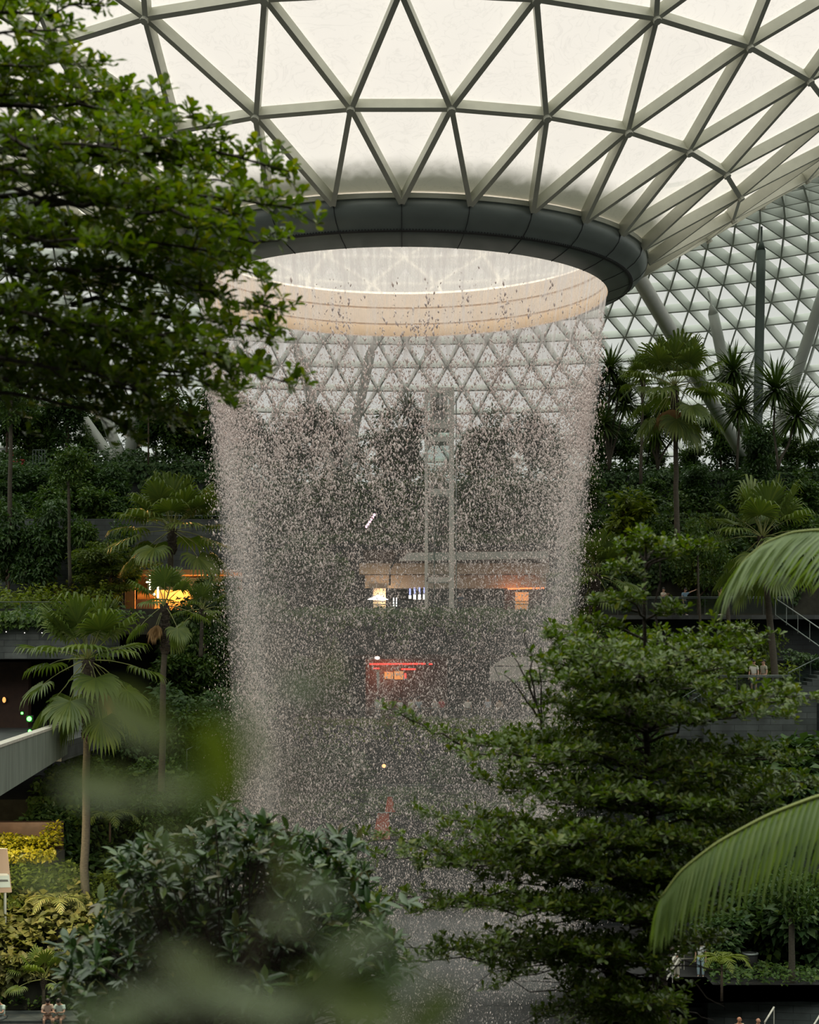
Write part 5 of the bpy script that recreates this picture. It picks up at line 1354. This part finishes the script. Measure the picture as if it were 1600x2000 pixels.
MB().lathe([(.01, -15 + EZ), (.30, -15 + EZ), (.36, -14.15 + EZ), (.30, -14.12 + EZ), (.27, -14.3 + EZ)], 20, (bx, by)).build('body', M['dark'], bn, True)
MB().lathe([(.33, -14.16 + EZ), (.385, -14.14 + EZ), (.385, -14.08 + EZ), (.31, -14.06 + EZ)], 20, (bx, by)).build('rim', M['steel'], bn, True)
block('ledge_left', [(-24, 61.7), (-8.2, 61.7), (-8.2, 63.4), (-24, 63.4)], -17, -14.9, M['stone'], 'dark stone ledge at the bottom left with people sitting', 'ledge')

# ------------------------------------------------------------------ people
SKIN = paint('skin', (.42, .25, .17), .55); HAIR = paint('hair_black', (.012, .010, .009), .5); SHOE = paint('shoe_white', (.55, .55, .52), .6)
EYE = paint('eye_dark', (.01, .01, .01), .3)
CL = {}
def cloth(c):
    if c not in CL: CL[c] = paint('cloth_%d' % len(CL), c, .85)
    return CL[c]
def skinned(name, mat, parent, V, Ed, R, sub=2, local=True):
    me = bpy.data.meshes.new(name); me.from_pydata([tuple(v) for v in V], Ed, []); me.materials.append(mat)
    o = bpy.data.objects.new(name, me); link(o, parent)
    o.modifiers.new('skin', 'SKIN').use_smooth_shade = True
    for i, r in enumerate(R):
        s = me.skin_vertices[0].data[i]; rr = (r, r) if np.isscalar(r) else r
        s.radius = rr; s.use_root = (i == 0)
    m = o.modifiers.new('sub', 'SUBSURF'); m.levels = m.render_levels = sub
    return o
def person(label, P, rz, shirt, legs, pose='stand', shorts=False, arms=None, lean=0.0, hair=HAIR, group=None, scale=1.0, long_hair=False, skin=SKIN, shoe=SHOE):
    root = thing('person', label, 'person', P, group)
    dz = 0.0
    sit = pose == 'sit'
    hz = .50 if sit else .92
    up = np.array([0, -math.sin(lean), math.cos(lean)])
    pel = np.array([0, .0, hz]); sp = pel + up * .2; ch = pel + up * .40; nk = pel + up * .545
    hd = nk + unit(up + np.array([0, -.12 - (.5 if sit else 0), 0])) * .09; h2 = nk + unit(up + np.array([0, -.15 - (.5 if sit else 0), 0])) * .17; h3 = nk + unit(up + np.array([0, -.05 - (.5 if sit else 0), 0])) * .25
    V = [pel, sp, ch, nk, hd, h2, h3]; R = [(.13, .10), (.115, .09), (.14, .10), .05, .072, .088, .06]
    Ed = [(0, 1), (1, 2), (2, 3), (3, 4), (4, 5), (5, 6)]
    def addp(p, r, a):
        V.append(np.asarray(p, float)); R.append(r); Ed.append((a, len(V) - 1)); return len(V) - 1
    fw = unit(np.array([0, -1.0, 0]) + [0, 0, -.25 if sit else 0])
    addp(hd + fw * .098 + [0, 0, .035], .014, 4)                 # nose
    for s in (-1, 1): addp(h2 + [s * .092, .012, -.02], .014, 5)   # ears
    arms = arms or {}
    sh_ = {}; el_ = {}
    for s, side in ((-1, 'r'), (1, 'l')):
        sp_ = ch + np.array([s * .165, 0, .055]); a = addp(sp_, .058, 2); sh_[s] = sp_
        de = arms.get(side, [(s * .06, .02, -.27), (s * .005, -.08, -.23)])
        e = sp_ + np.array(de[0]); w = e + np.array(de[1]); b = addp(e, .042, a); el_[s] = e
        c = addp(w, .028, b); d = unit(w - e); pm = w + d * .06; k = addp(pm, (.036, .018), c)
        sd = unit(np.cross(d, [0, 1.0, .2]))
        for q, (o_, l) in enumerate(((-.027, .062), (-.009, .074), (.009, .07), (.027, .052))):
            f0 = addp(pm + sd * o_ + d * .03, .0095, k); f1 = addp(pm + sd * o_ + d * (.03 + l * .6) + [0, -.006, 0], .0085, f0); addp(pm + sd * o_ * .9 + d * (.03 + l) + np.array([0, -.022, 0]), .0075, f1)
        t0 = addp(w + d * .03 - sd * .035 + [0, -.012, 0], .011, c); addp(w + d * .075 - sd * .05 + [0, -.022, 0], .0095, t0)
    legsP = []
    for s in (-1, 1):
        hp = pel + np.array([s * .09, 0, -.05])
        if sit: kn = hp + np.array([s * .06, -.42, .02]); an = kn + np.array([s * .0, .04, -.42]); to = an + np.array([0, -.16, -.04])
        elif pose == 'walk': kn = hp + np.array([0, -.10 * s - .05, -.40]); an = kn + np.array([0, .12 - .06 * s, -.385]); an[2] = .085; to = an + np.array([0, -.15, -.045])
        else: kn = hp + np.array([s * .015, -.02, -.41]); an = kn + np.array([0, .03, -.375]); to = an + np.array([s * .02, -.15, -.045])
        a = addp(hp, .085, 0); b = addp(kn, .055, a); c = addp(an, .037, b); addp(to, .03, c); legsP.append((hp, kn, an, to))
    body = skinned('body', skin, root, V, Ed, R)
    # shirt
    sv = [pel + up * (.02), sp, ch, nk - up * .05]; sr = [(.155, .125), (.145, .118), (.165, .125), .07]; se = [(0, 1), (1, 2), (2, 3)]
    for s in (-1, 1):
        sv += [sh_[s] + [0, 0, .002], sh_[s] * .35 + el_[s] * .65]; sr += [.078, .068]; n_ = len(sv); se += [(2, n_ - 2), (n_ - 2, n_ - 1)]
    skinned('shirt', cloth(shirt), root, sv, se, sr)
    tv = [pel]; tr_ = [(.145, .115)]; te = []
    for hp, kn, an, to in legsP:
        k = 1 if shorts else 2
        pts = [hp, hp * .12 + kn * .88] if shorts else [hp, kn, an + [0, 0, .03]]
        rs = [.098, .085] if shorts else [.097, .072, .058]
        prev = 0
        for p_, r in zip(pts, rs): tv.append(p_); tr_.append(r); te.append((prev, len(tv) - 1)); prev = len(tv) - 1
    skinned('shorts' if shorts else 'trousers', cloth(legs), root, tv, te, tr_)
    hb = MB(); hb.ball(h2 + up * .03 + [0, .028, 0], .105, 12, 8, (.95, 1.0, 1.0))
    if long_hair: hb.ball(h2 + [0, .07, -.10], .10, 10, 8, (.95, .6, 1.6))
    if hair is not None: hb.build('hair', hair, root, True, local=True)
    eb = MB()
    for s in (-1, 1): eb.ball(hd + fw * .083 + [s * .032, 0, .062], .011, 6, 4)
    eb.build('eyes', EYE, root, True, local=True)
    for hp, kn, an, to in legsP:
        MB().ball((an + to) / 2 + [0, -.01, -.02], .06, 10, 6, (.75, 2.2, .85)).build('shoe', shoe, root, True, local=True)
    root.rotation_euler = (0, 0, rz); root.scale = (scale,) * 3
    return root
white = (.72, .68, .62); pale = (.55, .56, .52)
UP = {'l': [(.10, -.10, .22), (.12, -.06, .24)], 'r': [(-.08, -.06, -.25), (-.02, -.2, -.1)]}
PHONE = {'l': [(.05, -.12, -.22), (-.10, -.17, .14)], 'r': [(-.05, -.12, -.22), (.10, -.17, .14)]}
FACE = {'l': [(.04, -.16, -.18), (-.08, -.10, .24)], 'r': [(-.04, -.02, -.27), (0, -.06, -.24)]}
ph = bpy.data.meshes
person('person in a blue shirt and dark trousers pointing right on the walkway', W(1336, 1202.6, 97.3), .5, (.16, .26, .34), (.035, .045, .06), 'walk', arms={'l': [(.22, -.08, .10), (.24, -.06, .10)], 'r': [(-.06, -.02, -.26), (.0, -.1, -.22)]}, lean=.22)
person('person in a pink shirt holding a phone to the face on the walkway', W(1409, 1202.6, 97.2), -1.2, (.48, .22, .24), (.02, .025, .03), arms=FACE)
person('person in a cream top with a phone at the left end of the walkway group', W(1296, 1202.6, 97.4), .7, (.50, .44, .36), (.30, .29, .25), arms=PHONE, long_hair=True)
person('person in a pale patterned shirt and shorts on the stone landing', W(1473, 1355.3, 79.6), -.5, (.52, .52, .45), (.10, .12, .14), shorts=True, lean=.06)
person('person in an olive tee and long trousers on the stone landing', W(1492, 1355.0, 79.9), -1.1, (.30, .29, .22), (.16, .14, .12), 'walk')
person('person in a white shirt and pale skirt filming on the lower right landing', W(1322, 1910, 70.05), -1.0, (.74, .68, .60), (.50, .47, .38), arms=PHONE, lean=.05)
person('person in a white top and light blue jeans on the lower right landing', W(1369, 1910, 70.4), -.3, (.66, .68, .66), (.34, .46, .52), long_hair=True)
person('bald person in a cream shirt at the bottom edge right', np.array([(1444 - 800) / F * 64, 64, -17 + EZ]), .3, (.50, .40, .26), (.10, .10, .10), hair=None, skin=paint('skin_tan', (.45, .20, .11), .5))
person('shorter person at the bottom edge right of the bald one', np.array([(1481 - 800) / F * 64.2, 64.2, -17 + EZ]), .2, (.40, .34, .26), (.10, .10, .10), scale=.94, hair=None, skin=paint('skin_tan_light', (.48, .24, .15), .5))
LAP = {'l': [(.06, -.12, -.22), (-.12, -.17, .02)], 'r': [(-.06, -.12, -.22), (.12, -.17, .02)]}
def seat(label, px, Y, shirt, legs, rz=0.0, **k):
    person(label, np.array([(px - 800) / F * Y, Y, -15.32 + EZ]), rz, shirt, legs, 'sit', True, LAP, .28, **k)
seat('person in a pale brown tee sitting bent over on the bottom left ledge', 93, 62.1, (.46, .36, .29), (.28, .17, .12), .25)
seat('person in a mint tee sitting on the bottom left ledge', 119, 62.1, (.46, .58, .52), (.28, .17, .12), -.15)
seat('person in a mint shirt cut by the left edge on the ledge', 5, 62.1, (.46, .58, .52), (.10, .12, .12), -.5)
seat('person in a pale striped top sitting beside the blurred leaves', 229, 62.1, (.55, .56, .42), (.3, .3, .26), .3)
row_p = [(738, pale, 'in a pale grey top, leftmost along the lower rail'), (781, (.50, .52, .48), 'in a light grey top, second from the left along the lower rail'), (803, white, 'in a white top, third from the left along the lower rail'), (818, (.36, .42, .46), 'in a blue grey top, fourth from the left along the lower rail'), (849, (.60, .60, .56), 'in a white tee next to the one in red'), (863, (.42, .05, .05), 'in a red shirt at the lower rail'), (914, white, 'in a white cap and top alone at the lower rail'), (953, (.46, .48, .54), 'in a wide grey blue shirt at the right of the lower rail'), (976, (.55, .42, .34), 'in a light brown top, rightmost at the lower rail')]
for px, c, lb in row_p:
    Y = 99.0 + rng.random() * .4
    person('person ' + lb, np.array([(px - 800) / F * Y, Y, -5.3 + EZ]), PI + rng.normal(0, .5), c, (.05, .06, .07), scale=.95 + .08 * rng.random(), group='people along the lower rail')
person('person in dark blue at the upper restaurant rail beside the lift tower', np.array([(899 - 800) / F * 109, 109, 1.6 + EZ]), .2, (.05, .08, .13), (.03, .03, .04))
# ------------------------------------------------------------------ haze, sky, camera
if HAZE > 0:
    mh, nt, out = nm('damp_air')
    vs = N(nt, 'ShaderNodeVolumeScatter', Density=HAZE); vs.inputs['Color'].default_value = (.80, .92, .88, 1)
    nt.links.new(vs.outputs[0], out.inputs['Volume'])
    hz = MB(); hz.box(-44, 44, 20, 128, -17.4 + EZ, 12 + EZ)
    o = hz.build('damp_haze', mh); tag(o, 'thin damp haze hanging in the garden', 'haze', kind='stuff')

w = bpy.data.worlds.new('overcast_sky'); scene.world = w; w.use_nodes = True
nt = w.node_tree; nt.nodes.clear()
out = nt.nodes.new('ShaderNodeOutputWorld'); bg = nt.nodes.new('ShaderNodeBackground')
tc = nt.nodes.new('ShaderNodeTexCoord'); sp = nt.nodes.new('ShaderNodeSeparateXYZ')
nt.links.new(tc.outputs['Generated'], sp.inputs[0])
r = ramp(nt, sp.outputs[2], [(0.0, (.02, .022, .024)), (.04, (.80, .86, .83)), (.20, (.90, .90, .87)), (.34, (1.04, .97, .93)), (.60, (1.75, 1.82, 1.66)), (1.0, (3.3, 3.45, 3.1))])
nt.links.new(r.outputs[0], bg.inputs['Color']); bg.inputs['Strength'].default_value = SKY
nt.links.new(bg.outputs[0], out.inputs['Surface'])

cam = bpy.data.cameras.new('camera'); co = bpy.data.objects.new('camera', cam); COL.objects.link(co)
co.location = (0, 0, EZ); co.rotation_euler = (PI / 2, 0, 0)
cam.sensor_fit = 'HORIZONTAL'; cam.sensor_width = 24.0; cam.lens = F / 1600 * 24.0
cam.shift_y = (HY - 1000) / 1600.0
cam.clip_start = .05; cam.clip_end = 400
cam.dof.use_dof = True; cam.dof.focus_distance = 55.0; cam.dof.aperture_fstop = 4.0; cam.dof.aperture_blades = 9
scene.camera = co
vs = scene.view_settings
scene.display_settings.display_device = 'sRGB'
vs.view_transform = 'Standard'; vs.look = 'None'; vs.gamma = 1.0; vs.exposure = EXPO; vs.use_curve_mapping = False
cy = scene.cycles
cy.max_bounces = 7; cy.diffuse_bounces = 3; cy.glossy_bounces = 2; cy.transmission_bounces = 3; cy.transparent_max_bounces = 14; cy.volume_bounces = 0
cy.sample_clamp_indirect = 4.0; cy.caustics_reflective = False; cy.caustics_refractive = False
cy.use_denoising = True
cy.use_adaptive_sampling = True
